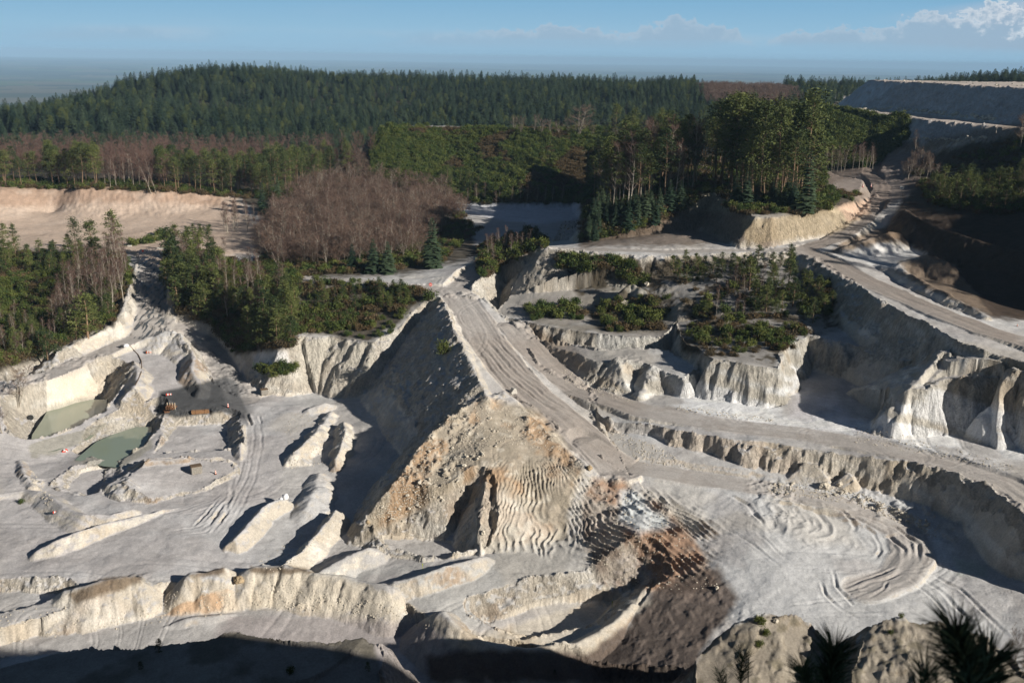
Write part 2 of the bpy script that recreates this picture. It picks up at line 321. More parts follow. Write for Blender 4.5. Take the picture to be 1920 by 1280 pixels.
# near cut along the bottom left
WA = [(-200,1200,-1),(0,1168,-1),(80,1150,-.6),(200,1103,0),(300,1085,0),(420,1070,0),(440,1076,0),(447,1100,-1),(462,1100,-1),(466,1070,0),(520,1068,.2),(600,1085,0),(700,1100,0),(745,1115,0),(800,1145,-.4),(840,1170,-1.2),(900,1218,-3.8),(1000,1245,-5),(1100,1275,-5.3),(1260,1330,-5.6)]
WAf = [(a, b, -5.2) for a, b, c in WA]
OPS.append(('C', RBF(np.vstack([WP([(0,1205,-4.4),(300,1155,-3.5),(700,1190,-3.9),(900,1255,-4.8),(600,1145,-3.3),(1000,1290,-5.2),(450,1145,-3.3)]), [[0,60,-6],[-120,60,-6]]])), np.vstack([WP(WA), [[20, 80, -1], [-300, 60, -1], [-400, 130, -1]]]), 2.6, .35, 6, .8, 0))
ridge([(300,1180,-3.6),(350,1163,-3),(400,1155,-2.8),(440,1152,-3.2)], .5, .8, .3)
cut([(0,1110,-2.4),(130,1118,-2.4),(60,1140,-2.6)], [(-100,1100,-2.2),(10,1108,-2.4),(120,1112,-2.2),(130,1122,-2.4),(60,1142,-2.6),(-100,1165,-2.6)], .9, .2)
ridge([(120,1112,0.2),(170,1100,1),(210,1088,1.3),(255,1082,1)], .9, .6, .5, .5)
ridge([(360,1076,1),(420,1066,1.5)], .9, .6, .5, .5)
ridge([(470,1066,1.4),(520,1064,1.4),(580,1072,1.2)], 1.1, 1.2, .5, .5)
ridge([(740,1092,.9),(780,1085,1.2),(830,1066,1.7),(890,1048,1.8),(912,1044,1.2)], .8, .7, .2, .2)
ridge([(590,1078,1),(650,1082,1),(735,1103,.8)], .9, 1, .3, .3)
cut([(900,1165,-3.5),(1050,1170,-3.8),(1150,1130,-3),(1190,1105,-1)], [(905,1168,-3.4),(985,1200,-3.8),(1080,1182,-3.6),(1145,1150,-3),(1185,1112,-2),(1110,1105,-1.4),(1010,1130,-2.6)], .75, .3, 4)
ridge([(830,1150,.6),(850,1172,.4),(885,1195,0),(935,1210,-.4),(985,1217,-.6),(1080,1203,-.4),(1150,1165,.3),(1195,1118,1.2),(1212,1100,1.5)], .82, 1.1, .25, .2)
# near ledge in the shade and the two rock heads
NL = [(-300,1240,10),(0,1232,10.3),(200,1220,10.8),(350,1209,11.2),(430,1190,12),(500,1190,12),(560,1203,11.8),(640,1198,12),(688,1189,12.4),(712,1208,12.2),(716,1245,11.6),(720,1330,11)]
layer(None, NL+[(300,1500,12),(-400,1500,12)], 1.7, .8, 5, 1.2)
R1 = [(1340,1210,15.5),(1375,1178,17),(1410,1162,18),(1450,1156,18.2),(1490,1152,18),(1515,1170,17),(1545,1215,15.5)]
layer(R1+[(1440,1230,16),(1400,1290,15)], R1+[(1560,1290,14),(1500,1400,16),(1300,1400,13),(1300,1270,13)], 1.5, .9, 4, .8)
R2 = [(1612,1200,18.5),(1628,1165,20),(1680,1160,20.4),(1760,1172,20.3),(1830,1185,20),(1870,1215,19.3),(1915,1265,18.3),(1990,1310,18)]
layer(R2+[(1700,1230,19),(1800,1280,18)], R2+[(2300,1300,22),(2300,1500,22),(1620,1500,18),(1605,1270,17)], 1.6, .9, 4, .8)
# the hill we stand on, and the rim that runs on to the right outside the picture
HP = np.array([[-90,-12,76],[-30,-4,78],[-6,1.2,78.4],[3,1.6,78.4],[14,0,78],[34,8,82],[60,24,89],[82,28,78],[104,22,70],[140,20,62],[200,60,50],[260,120,50],[330,150,52],[600,100,55],[600,-500,70],[-600,-500,70],[-600,-60,60]], float)
OPS.append(('L', RBF(HP), HP, 1.25, 1.0, 9, 1.5, 0))
ridge([(1700,392,37.2),(1712,408,37),(1757,424,36.4),(1830,447,35.8),(1940,477,35)], .7, .8, .25, .2)
ridge([(1572,466,33),(1605,456,33.8),(1650,441,34.4),(1682,434,34.6)], .8, .7, .4, .3)
ridge([(1648,496,31.4),(1690,502,32),(1720,522,31.6),(1790,557,30.6),(1850,588,29.4)], .75, .8, .4, .3)
ridge([(1690,492,32.4),(1735,480,33.6),(1775,492,33)], .8, 1, .5, .4)
# wooded rim to the right of the picture
OPS.append(('L', None, np.array([[172,194,62],[182,216,66],[198,256,68],[215,300,68],[300,330,68],[420,230,68],[250,160,58]], float), 1.0, .8, 9, 1.5, 0))
# roads
road([(285,470,19.8),(287,500,18.2),(285,540,15),(283,590,11.3),(280,625,9)], 4.2, 1.2, .9, .10, 'track')
road([(283,590,11.3),(262,630,8.6),(200,657,7.3),(100,700,6.6),(0,733,6),(-150,775,5.6)], 3.0, .8, 3.0, .08)
road([(290,600,10.6),(340,620,9),(385,640,7),(405,670,5),(425,705,3.2),(462,750,1.9)], 3.4, .9, .7, .07)
road([(1430,470,31.6),(1500,468,32),(1560,450,33),(1615,415,34.2),(1645,380,35.6),(1655,350,37),(1630,325,39),(1645,295,42.5),(1672,279,45)], 3.0, 1.2, .8, .16)
road([(1040,466,29.8),(1120,468,30),(1250,472,30.6),(1430,468,31.6)], 2.2, 1.2, .8, .1)
road([(1500,468,32),(1560,492,31.2),(1620,525,30.3),(1700,560,29.6),(1780,592,29.2),(1850,620,28.6),(1960,650,28)], 3.6, 1.0, .8, .12)
road([(560,522,20.4),(680,528,20.4),(760,538,20.4),(850,545,20.4),(900,505,20.6),(940,478,21)], 3.2, 1.0, .8, .1)
road([(850,545,20.4),(885,590,19),(915,640,17),(950,690,14.9),(1000,740,12.9),(1060,790,11),(1115,840,9),(1160,880,7.5)], 4.6, .8, 1.0, .2)
road([(960,610,18),(1010,670,14.6),(1080,730,12),(1200,768,11.9),(1350,795,12),(1500,812,12.2),(1650,838,12.3),(1780,870,12.3),(1880,905,12.2),(1960,960,12.2)], 3.6, .9, 1.2, .16)
road([(1067,462,21),(1060,440,19),(1072,415,16.5),(1060,398,15.6)], 3.2, .8, .6, .2, 'track')
road([(1100,830,9.3),(1180,875,7.4),(1300,895,6.9),(1430,915,6.8),(1560,940,6.4),(1640,968,5.7),(1700,1000,4.9),(1712,1040,4.3),(1685,1080,3.8),(1620,1105,3.5)], 3.2, .6, .6, .16)

def near(X, Y, P, m):
    return (X > P[:, 0].min() - m) & (X < P[:, 0].max() + m) & (Y > P[:, 1].min() - m) & (Y < P[:, 1].max() + m)

APEX = W(985, 800, 11.5)
LOOPS = [  # single wheel ruts: picture line, height, depth, half width, number, spacing
 ([(1380,930,6.5),(1500,945,6.2),(1600,965,5.6),(1680,990,5),(1722,1020,4.5),(1725,1050,4.2),(1712,1062,4.1)], .38, .55),
 ([(1400,935,6.5),(1510,952,6.2),(1600,975,5.4),(1670,1005,4.8),(1697,1030,4.4),(1697,1050,4.2),(1690,1060,4.1)], .34, .5),
 ([(1360,925,6.5),(1400,945,6.2),(1430,975,5.8),(1435,985,5.7)], .3, .5),
 ([(1500,950,6.1),(1580,960,5.8),(1603,985,5.4),(1600,1000,5.2)], .3, .45),
 ([(1600,975,5.4),(1640,1000,4.9),(1655,1030,4.5),(1640,1045,4.4)], .25, .4),
 ([(1560,1060,4.2),(1570,1100,3.6),(1600,1130,3.3),(1650,1150,3.1)], .22, .4),
 ([(1535,1085,3.8),(1550,1115,3.4),(1580,1140,3.2),(1620,1160,3)], .2, .4),
 ([(1570,1110,3.5),(1640,1090,3.8),(1700,1070,4)], .22, .35),
 ([(1575,1100,3.6),(1640,1080,3.8),(1690,1062,4)], .22, .35),
 ([(1625,1125,3.3),(1660,1100,3.7),(1665,1085,3.9)], .2, .3),
 ([(1710,1068,4),(1770,1110,3.6),(1830,1170,3),(1850,1200,2.8)], .3, .5),
 ([(1730,1062,4),(1800,1100,3.6),(1860,1160,3),(1900,1200,2.8)], .25, .5),
 ([(1690,1075,3.9),(1750,1120,3.4),(1800,1170,3)], .22, .4),
 ([(895,640,17),(950,705,14.4),(1020,762,11.8),(1100,800,10.3)], .34, .5), ([(905,632,17.2),(965,700,14.4),(1040,760,11.7),(1120,796,10.4)], .30, .5), ([(915,625,17.4),(985,700,14.2),(1060,752,11.7),(1130,785,10.7)], .26, .45),
 ([(885,640,17.2),(935,710,14.4),(1000,775,12)], .22, .45), ([(925,620,17.5),(1000,690,14.2),(1080,742,11.8)], .3, .5), ([(1000,780,12),(1060,840,9.7),(1110,890,8)], .2, .4), ([(1020,775,12),(1080,835,9.7),(1130,885,8)], .2, .4),
 ([(462,770,1.5),(462,830,.8),(450,890,.5),(420,950,.1),(370,1010,0)], .13, .4), ([(474,770,1.5),(476,830,.8),(465,890,.5),(432,950,.1),(385,1010,0)], .13, .4), ([(486,780,1.4),(490,840,.8),(478,900,.4),(445,960,.1),(400,1015,0)], .12, .4),
 ([(440,900,.4),(400,935,.2),(330,960,0),(200,985,0),(60,1000,0)], .1, .4), ([(448,910,.4),(405,945,.2),(335,968,0)], .1, .4), ([(300,1000,0),(380,985,0),(430,940,.2)], .12, .35), ([(310,1010,0),(390,995,0),(438,950,.2)], .12, .35),
 ([(1200,860,8),(1320,880,7.4),(1440,900,7),(1560,925,6.7),(1640,952,6.1)], .1, .3), ([(1200,868,7.8),(1320,888,7.2),(1440,908,6.9),(1560,932,6.6)], .1, .3), ([(1180,905,6.8),(1300,960,5.6),(1400,1010,4.8),(1480,1080,3.8)], .12, .35), ([(1195,900,6.8),(1315,950,5.8),(1420,1000,5),(1500,1070,3.9)], .12, .35),
 ([(1250,790,11.8),(1400,808,12.1),(1600,835,12.3),(1780,872,12.3),(1900,920,12.2)], .1, .35), ([(1250,798,11.6),(1400,816,12),(1600,843,12.2),(1770,880,12.2)], .1, .35), ([(1380,1120,3),(1480,1135,3),(1600,1120,3.3),(1690,1085,3.8)], .12, .35),
 ([(380,995,0),(405,965,0),(430,935,0),(440,900,.3)], .3, .5),
 ([(360,990,0),(390,960,0),(410,935,0)], .25, .4),
 ([(395,1000,0),(425,960,0),(432,930,0)], .25, .4),
 ([(463,775,1.5),(470,800,1.2)], .5, .5), ([(486,780,1.4),(490,795,1.3)], .3, .4)]
LOOPS = [(WP(a), b, c) for a, b, c in LOOPS]

def terrain(X, Y, detail=True):
    """heights and masks for arrays of places"""
    X = np.asarray(X, np.float32); Y = np.asarray(Y, np.float32); shp = X.shape
    X = X.ravel(); Y = Y.ravel(); R = np.hypot(X, Y)
    msk = {k: np.zeros(X.shape, np.float32) for k in ('road', 'track', 'cliff', 'rip')}
    H = np.full(X.shape, 0, np.float32)
    lo = R < 700
    H[lo] = LOW(X[lo], Y[lo])
    wx = fbm(X, Y, 7.0, 3, 11) * 1.3; wy = fbm(X, Y, 7.0, 3, 51) * 1.3
    # plateau
    def apply(op):
        nonlocal H
        k, sf, P, slope, fl, fw, wp, lip = op
        if k == 'D':
            cutS, fillS, rut, name, w = slope, fl, fw, wp, lip
            i = np.nonzero(near(X, Y, P, 40))[0]
            if not len(i): return
            x, y = X[i], Y[i]; d, z, s, sg = pdist(x, y, P)
            d2 = d + fbm(x, y, 6, 2, 5) * .5
            e = np.maximum(0, d2 - w)
            h = np.clip(H[i], z - fillS * e * (1 + e * .02), z + cutS * e * (1 + e * .05))
            far_ = smooth(14, 26, e); h = h * (1 - far_) + H[i] * far_
            m = 1 - smooth(w - .5, w + .5, d2)
            if detail:
                sd = d * sg + .5 * fbm(s, d * sg, 14, 2, 77)
                h = h + m * rut * (ridged(sd * 1.0, s * .05, 1.3, 3, 3) * .8 - .2)
            H[i] = h; msk['road'][i] = np.maximum(msk['road'][i], m)
            if name == 'track': msk['track'][i] = np.maximum(msk['track'][i], m)
            return
        if k == 'R':
            amp, w = wp, lip
            m0 = max(3.0, 26.0)
            i = np.nonzero(near(X, Y, P, m0))[0]
            if not len(i): return
            x, y = X[i], Y[i]; d, z, s, sg = pdist(x + wx[i] * .25, y + wy[i] * .25, P)
            L = s.max() if len(s) else 1
            if fl: d = d + fl * (ridged(s, d * .25, fw, 2, 7) - .3) * smooth(0, 1.5, d)
            z = z + amp * fbm(x, y, 3.0, 3, 21)
            w = w * .35; sp_ = np.where(sg > 0, slope[0], slope[1]) if isinstance(slope, tuple) else slope
            c = z - sp_ * (np.sqrt(d * d + w * w) - w)
            hh = H[i]; cl = (c > hh)
            H[i] = np.maximum(hh, c); return
        reach = 60 / slope
        i = np.nonzero(near(X, Y, P, reach))[0]
        if not len(i): return
        x, y = X[i] + wx[i] * wp, Y[i] + wy[i] * wp
        ins = inside(x, y, P); d, zb, s, sg = pdist(x, y, P, True)
        zin = zb.copy()
        if sf is not None: zin[ins] = sf(X[i][ins], Y[i][ins])
        dd = np.where(ins, 0, d)
        if fl: dd = dd + (~ins) * fl * (.25 + .95 * smooth(-.35, .45, fbm(X[i], Y[i], 17, 2, 88))) * (ridged(s, d * .22, fw, 3, 9) * .75 - .25 + .4 * fbm(X[i], Y[i], fw * .6, 2, 4)) * smooth(0, 1.2, d)
        hh = H[i]
        if k == 'L':
            c = zin - slope * np.maximum(dd, -.2)
            m = (c > hh) & ~ins
            H[i] = np.maximum(hh, c)
        else:
            c = np.where(ins, zin, zb + slope * np.maximum(dd, -.2))
            m = (c < hh) & ~ins
            H[i] = np.minimum(hh, c)
        msk['cliff'][i[m]] = 1; msk['cliff'][i[~m & (H[i] != hh)]] = 0
    # P layer first
    i = np.arange(len(X)); wxs, wys = wx * 1.0, wy * 1.0
    x, y = X + wxs, Y + wys; ins = inside(x, y, P_POLY); d, zb, s, sg = pdist(x, y, P_POLY[:38])
    up = UP(X, Y); dd = np.where(ins, 0, d); nearE = d < 70
    dd = dd + (~ins) * 1.5 * (ridged(s, d * .22, 5, 3, 9) * .75 - .25) * smooth(0, 1.5, d)
    c = np.where(ins, up, zb - (1.15 + 1.5 * (1 - smooth(200, 224, Y)) * smooth(60, 74, X) * (Y < 228)) * dd); c = np.where(~ins & (d > 70), -1e3, c)
    msk['cliff'][(c > H) & ~ins] = 1
    H = np.where(ins, up, np.maximum(H, c)).astype(np.float32)
    for op in OPS: apply(op)
    # far plain
    f = smooth(1350, 3600, R + 300 * fbm(X, Y, 900, 2, 3))
    hills = 45 * fbm(X, Y, 9000, 4, 31) + 18 * fbm(X, Y, 2300, 3, 33)
    pl = -165 + hills * smooth(4000, 12000, R) + 10 * smooth(9000, 30000, R) * smooth(.25, -.75, X / np.maximum(R, 1)) * (1 + .3 * fbm(X, Y, 12000, 3, 8))
    H = H * (1 - f) + pl * f
    if detail:
        nr = 1 - smooth(500, 900, R)
        rd = msk['road']; cl = msk['cliff']
        stp = smooth(.35, .9, np.hypot(*np.gradient(H.reshape(shp)) ).ravel() / .3) if len(shp) == 2 and shp[0] > 500 else 0
        H = H + nr * stp * (.42 * fbm(X, Y, 1.9, 3, 66, .6) + .2 * ridged(X + .4 * Y, Y - .4 * X, 1.1, 2, 67))
        H = H + nr * (1 - rd) * (.26 * fbm(X, Y, 5.0, 5, 61, .55) + .5 * fbm(X, Y, 22, 3, 62) * (R > 60))
        rocky = cl * (.7 * fbm(X, Y, 3.0, 4, 63, .62) + .5 * ridged(X + .5 * Y, Y - .3 * X, 3.4, 3, 64)) * nr
        H = H + rocky
        # dozer furrows fanning down the spur, seen from the top of the tip
        ax, ay = APEX; px_, py_ = X - ax, Y - ay; rr = np.hypot(px_, py_); th = np.arctan2(px_, -py_)
        m = smooth(6, 12, rr) * (1 - smooth(27, 34, rr)) * smooth(-.75, -.55, th) * (1 - smooth(.75, 1.0, th)) * (np.abs(th) < 1.3)
        m = m * (H > .6)
        fan = np.sin(th * 78 + fbm(X, Y, 9, 3, 71) * 10 + fbm(X, Y, 2.2, 2, 72) * 2.4); fan = 1 - 2 * np.abs(fan) ** .7
        H = H + m * (.17 * fan * np.clip(.8 + 1.3 * fbm(X, Y, 5, 3, 78), 0, 1.5) + .12 * fbm(X, Y, 1.0, 2, 73))
        bx, by = W(1215, 1000, 4.3); q = np.hypot(X - bx, (Y - by))
        m2 = (1 - smooth(9, 15, q)) * (1 - rd)
        fan2 = 1 - 2 * np.abs(np.sin((X - bx) * 1.9 + (Y - by) * 1.5 + 5 * fbm(X, Y, 9, 3, 75))) ** .7
        H = H + m2 * (.27 * fan2 * np.clip(.8 + 1.2 * fbm(X, Y, 5, 2, 79), .1, 1.5) + .2 * fbm(X, Y, 1.7, 3, 76, .6))
        # rubble zones
        for (a, b, zz, rad, amp) in RUB:
            cx, cy = W(a, b, zz); q = np.hypot(X - cx, Y - cy); k = (1 - smooth(rad * .5, rad, q))
            H = H + k * amp * np.maximum(-.2, fbm(X, Y, 1.6, 3, 81, .6)) * .9
        msk['rip'] = np.maximum(m, m2)
        # faint wheel lines wandering over the pit floors
        flat = (1 - cl) * (R < 330) * (R > 112)
        for q, wl_ in ((0, 34.), (1, 46.), (2, 27.)):
            ln = vn(X / wl_ + 1.3 * fbm(X, Y, 60, 2, 400 + q), Y / wl_ * 1.6, 410 + q); g = np.abs((ln * 3) % 1 - .5) * wl_ / 3
            k = smooth(.0, .3, fbm(X, Y, 40, 2, 420 + q)); H = H - flat * k * .07 * np.exp(-(np.abs(g - 1.0) / .3) ** 2)
        for P, dep, w in LOOPS:
            i = np.nonzero(near(X, Y, P, 3))[0]
            if not len(i): continue
            d, z, s, sg = pdist(X[i], Y[i], P)
            w = w * .62; S1 = s.max(); tp = smooth(0, .22, s / S1) * smooth(0, .22, 1 - s / S1) * (.7 + .5 * fbm(X[i], Y[i], 3, 2, 7)); dep = dep * .8
            d = np.abs(d * sg + .35 * fbm(X[i], Y[i], 4, 2, 17))
            H[i] += tp * (-dep * np.exp(-(d / w) ** 2) + dep * .6 * np.exp(-((d - 1.9 * w) / (w * .8)) ** 2))
        # tyre churned floor of the right pit
        cx, cy = W(1560, 1010, 5); q = np.hypot((X - cx) * .8, Y - cy); k = (1 - smooth(10, 26, q)) * (1 - rd)
        H = H + k * .07 * ridged(q + 1.2 * fbm(X, Y, 9, 2, 91), np.arctan2(Y - cy, X - cx) * 1.5, 1.1, 2, 92)
        cx, cy = W(1480, 965, 6); q = np.hypot((X - cx), (Y - cy) * .9); k = (1 - smooth(3, 11, q))
        H = H + k * .30 * ridged(q * 1.0 + 1.2 * fbm(X, Y, 5, 2, 93), np.arctan2(Y - cy, X - cx) * 2.5, 2.0, 2, 94)
        cx, cy = W(330, 1000, 0); q = np.hypot((X - cx) * .6, Y - cy); k = (1 - smooth(10, 24, q))
        H = H + k * .09 * ridged(X * .5 + Y * .87, (X * .87 - Y * .5) * .15, 1.3, 2, 95)
    for k in msk: msk[k] = msk[k].reshape(shp)
    return H.reshape(shp), msk
RUB = [(800,860,9,8,.9),(850,800,11,7,.9),(700,985,2,4,.8),(1010,800,11.5,6,.8),(1060,850,9.5,4,.7),(860,900,7,7,.5),(1150,920,6.5,6,.6),(1220,950,5.5,6,.4),(1290,1060,3,5,.4),(1330,1100,2.3,3,.5),
 (1450,915,7,6,.6),(1650,940,6.5,7,.6),(1760,985,5.5,7,.6),(210,690,6.5,4,.8),(940,750,13.5,3,.7),(60,900,1,3,.8),(250,1085,.5,4,.6),(1180,700,14,5,.5),(1440,1185,17,10,.6),(1700,1190,20,12,.6),(1290,1190,0,13,.35)]
def ground_z(x, y):
    h, _ = terrain(np.array([x, x + .01]), np.array([y, y]), False); return float(h[0])
# ------------------------------------------------------------------ the land as a mesh: rings round the viewpoint, fine where near
QUAL = 1.0
def rows():
    r = [2.0]
    while r[-1] < 45000:
        q = r[-1]
        if q < 60: s = .5
        elif q < 90: s = .34
        elif q < 270: s = .26 + max(0, q - 200) * .003
        elif q < 620: s = .48 + (q - 270) * .006
        elif q < 1500: s = 3 + (q - 620) * .008
        else: s = q * .035
        r.append(q + s * QUAL)
    return np.array(r, np.float32)
NA = int(1100 / QUAL)
rr = rows(); az = np.radians(np.linspace(-33, 33, NA)).astype(np.float32)
RR, AA = np.meshgrid(rr, az, indexing='ij'); X = RR * np.sin(AA); Y = RR * np.cos(AA)
Hh, MK = terrain(X, Y)
print('terrain', X.shape, time.time() - T0)
TANG = (Hh - H0) / RR                       # used to find where a picture ray first meets the land
TMAX = np.maximum.accumulate(TANG, axis=0)
def hit(px, py):
    v = M3 @ np.array([(px - 960) / F, (640 - py) / F, -1.0])
    a = math.atan2(v[0], v[1]); t = v[2] / math.hypot(v[0], v[1])
    j = int(np.clip(round((a - az[0]) / (az[1] - az[0])), 0, NA - 1))
    i = int(np.searchsorted(TMAX[:, j], t)); i = min(i, len(rr) - 1)
    return np.array([X[i, j], Y[i, j], Hh[i, j]]), float(rr[i])
def gz(x, y):
    r = math.hypot(x, y); a = math.atan2(x, y)
    j = int(np.clip(round((a - az[0]) / (az[1] - az[0])), 0, NA - 1)); i = int(np.clip(np.searchsorted(rr, r), 1, len(rr) - 1))
    f = (r - rr[i - 1]) / (rr[i] - rr[i - 1]); return float(Hh[i - 1, j] * (1 - f) + Hh[i, j] * f)

# slope
dr = np.gradient(Hh, axis=0) / np.gradient(RR, axis=0)
da = np.gradient(Hh, axis=1) / np.maximum(RR * (az[1] - az[0]), 1e-3)
SL = np.sqrt(dr * dr + da * da); del dr, da
# ---- colours the soil itself has; the dark right bank also carries painted shade
U, V_ = PX(X, Y, Hh)
na = fbm(X, Y, 30, 4, 101); nb = fbm(X, Y, 6, 4, 102); nc = fbm(X, Y, 1.6, 3, 103); nz = fbm(X * .25 + Hh * .9, Y * .25 - Hh * .5, 1.6, 3, 104)
C = np.empty(X.shape + (3,), np.float32); C[:] = (0.46, 0.43, 0.395)
def mixc(w, col):
    w = np.clip(w, 0, 1)[..., None]; C[:] = C * (1 - w) + np.array(col, np.float32) * w
def poly_w(pts, feather=6, r0=0, r1=1e9, wob=8):
    P = np.array([[a, b, 0] for a, b in pts], float)
    uu, vv = U + nb * wob, V_ + nc * wob * .6
    w = np.zeros(X.shape, np.float32)
    i = (uu > P[:, 0].min() - 20) & (uu < P[:, 0].max() + 20) & (vv > P[:, 1].min() - 20) & (vv < P[:, 1].max() + 20) & (RR > r0) & (RR < r1)
    if i.any():
        ins = inside(uu[i], vv[i], P); d = pdist(uu[i], vv[i], P, True)[0]
        w[i] = np.clip(.5 + np.where(ins, d, -d) / (2 * feather), 0, 1)
    return w
st = smooth(.45, .95, SL)
mixc(.55 * smooth(-.3, .5, na), (0.50, 0.455, 0.40))
mixc(st * .9, (0.55, 0.47, 0.355))
mixc(st * smooth(-.1, .5, nz) * .8, (0.66, 0.60, 0.50))
mixc(st * smooth(.15, .55, nb) * .5, (0.44, 0.33, 0.20))
mixc(st * smooth(.3, .6, fbm(X, Y, 11, 3, 105)) * .6, (0.36, 0.22, 0.12))
# shelves of the middle slope: trodden earth
mixc(poly_w([(930,560),(1060,600),(1250,600),(1260,700),(1120,720),(980,650),(920,590)], 8, r0=160, r1=300) * .55, (0.37, 0.33, 0.27))
mixc(poly_w([(1000,560),(1250,560),(1260,632),(1120,628),(985,604)], 6, r0=160, r1=300) * .6, (0.22, 0.18, 0.12))
mixc(poly_w([(980,600),(1060,640),(1110,690),(1060,700),(1000,650)], 8, r0=160, r1=300) * .6, (0.40, 0.28, 0.17))
mixc(poly_w([(930,470),(1040,470),(1160,500),(1180,560),(1040,600),(930,560)], 8, r0=160, r1=320) * .5, (0.30, 0.26, 0.20))
mixc(poly_w([(1120,620),(1270,610),(1270,700),(1120,690)], 6, r0=160, r1=300) * st * .8, (0.66, 0.63, 0.56))
mixc(poly_w([(1125,560),(1165,525),(1200,525),(1225,570)], 5, r0=160, r1=300) * .9, (0.58, 0.53, 0.43))
mixc(poly_w([(1280,560),(1300,545),(1340,570),(1370,590),(1340,590)], 5, r0=160, r1=300) * .8, (0.50, 0.47, 0.40))
# right hand cliffs: grey cream above, white clay at the foot
cl = poly_w([(1120,660),(1480,560),(1700,600),(1920,660),(1920,900),(1640,840),(1300,790),(1120,740)], 8)
mixc(cl * st * .7, (0.47, 0.43, 0.35)); mixc(cl * st * smooth(.0, .4, nz) * .6, (0.68, 0.66, 0.61)); mixc(cl * st * smooth(.1, .4, nb) * .5, (0.48, 0.36, 0.22)); 
foot = poly_w([(1240,735),(1300,720),(1440,735),(1480,690),(1500,680),(1530,710),(1500,770),(1620,790),(1640,790),(1700,750),(1760,730),(1880,770),(1920,780),(1920,880),(1650,830),(1290,780)], 8)
mixc(foot * .85 * smooth(-.5, .2, nz + .5 * nb), (0.78, 0.775, 0.76))
mixc(poly_w([(1490,740),(1560,740),(1620,800),(1650,830),(1560,790),(1480,785)], 8) * .7, (0.66, 0.62, 0.62))
mixc(poly_w([(1500,650),(1700,655),(1640,740),(1500,740)], 6) * st * .5, (0.60, 0.55, 0.45))
# floors
mixc(poly_w([(1180,880),(1250,880),(1700,930),(1760,990),(1900,1130),(1920,1280),(1500,1280),(1300,1100),(1380,1010),(1250,930)], 10) * (1 - st) * .8, (0.56, 0.55, 0.525))
mixc(poly_w([(0,700),(300,620),(420,700),(560,740),(480,1070),(0,1100)], 10) * (1 - st) * .6, (0.45, 0.415, 0.40))
mixc(poly_w([(480,1070),(900,1060),(1060,960),(1110,1090),(900,1180),(840,1160),(740,1110)], 10) * (1 - st) * .6, (0.48, 0.465, 0.42))
mixc(poly_w([(430,1150),(840,1170),(900,1260),(760,1280),(440,1280),(400,1190)], 8, r1=142) * .8, (0.40, 0.345, 0.32))
fl_ = (1 - st) * (RR < 330)
mixc(fl_ * smooth(.05, .35, fbm(X, Y, 14, 4, 120)) * .45, (0.56, 0.55, 0.53)); mixc(fl_ * smooth(.1, .4, fbm(X, Y, 10, 4, 121)) * .4, (0.385, 0.345, 0.32)); mixc(fl_ * smooth(.25, .45, fbm(X, Y, 18, 3, 122)) * .35, (0.50, 0.43, 0.33))
# roads
mixc(MK['road'] * .75, (0.44, 0.385, 0.33))
mixc(MK['road'] * smooth(.1, .5, nc + nb) * .35, (0.33, 0.275, 0.23))
mixc(MK['road'] * poly_w([(830,640),(1000,620),(1200,720),(1200,900),(900,760)], 20) * .4, (0.34, 0.265, 0.205))
mixc(poly_w([(285,470),(320,480),(300,600),(260,590),(262,520)], 5, r0=200) * .5, (0.30, 0.26, 0.22))
mixc(MK['road'] * poly_w([(1400,400),(1720,250),(1920,560),(1920,670),(1560,520)], 20, r1=600) * .7, (0.34, 0.27, 0.215))
# spur rubble
sp = poly_w([(905,745),(1010,770),(1095,880),(1060,960),(1060,1010),(900,1030),(905,890),(680,1010),(690,960),(820,790)], 6)
mixc(sp * .85, (0.47, 0.375, 0.25))
mixc(sp * smooth(-.1, .3, nb) * .8, (0.50, 0.30, 0.145)); mixc(sp * smooth(.1, .5, -nb) * .5, (0.36, 0.30, 0.21)); mixc(sp * smooth(.2, .5, nc) * .5, (0.62, 0.55, 0.43))
sp = poly_w([(1110,900),(1170,900),(1260,960),(1310,1020),(1350,1100),(1280,1115),(1120,1090),(1090,1000),(1090,940)], 6)
mixc(sp * .7, (0.46, 0.37, 0.28)); mixc(sp * smooth(-.1, .35, nb) * .8, (0.42, 0.22, 0.11)); mixc(sp * smooth(.15, .5, -nb) * .6, (0.22, 0.14, 0.09))
mixc(poly_w([(1165,920),(1190,915),(1225,955),(1270,985),(1200,1000),(1160,975)], 8) * .85, (0.58, 0.61, 0.60))
mixc(poly_w([(900,900),(960,930),(1050,1000),(1000,1030),(900,1030)], 12) * .55, (0.60, 0.56, 0.47))
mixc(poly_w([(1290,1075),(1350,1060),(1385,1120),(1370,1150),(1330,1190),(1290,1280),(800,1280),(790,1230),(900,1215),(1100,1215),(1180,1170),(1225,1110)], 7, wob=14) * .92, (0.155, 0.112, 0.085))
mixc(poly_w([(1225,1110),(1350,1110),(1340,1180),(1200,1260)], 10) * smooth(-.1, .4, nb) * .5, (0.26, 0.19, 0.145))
mixc(poly_w([(1120,785),(1440,825),(1440,860),(1500,850),(1500,905),(1300,880),(1180,870)], 6) * st * .6, (0.55, 0.44, 0.33))
mixc(poly_w([(1130,780),(1230,800),(1260,835),(1160,810)], 6) * .5, (0.52, 0.54, 0.55))
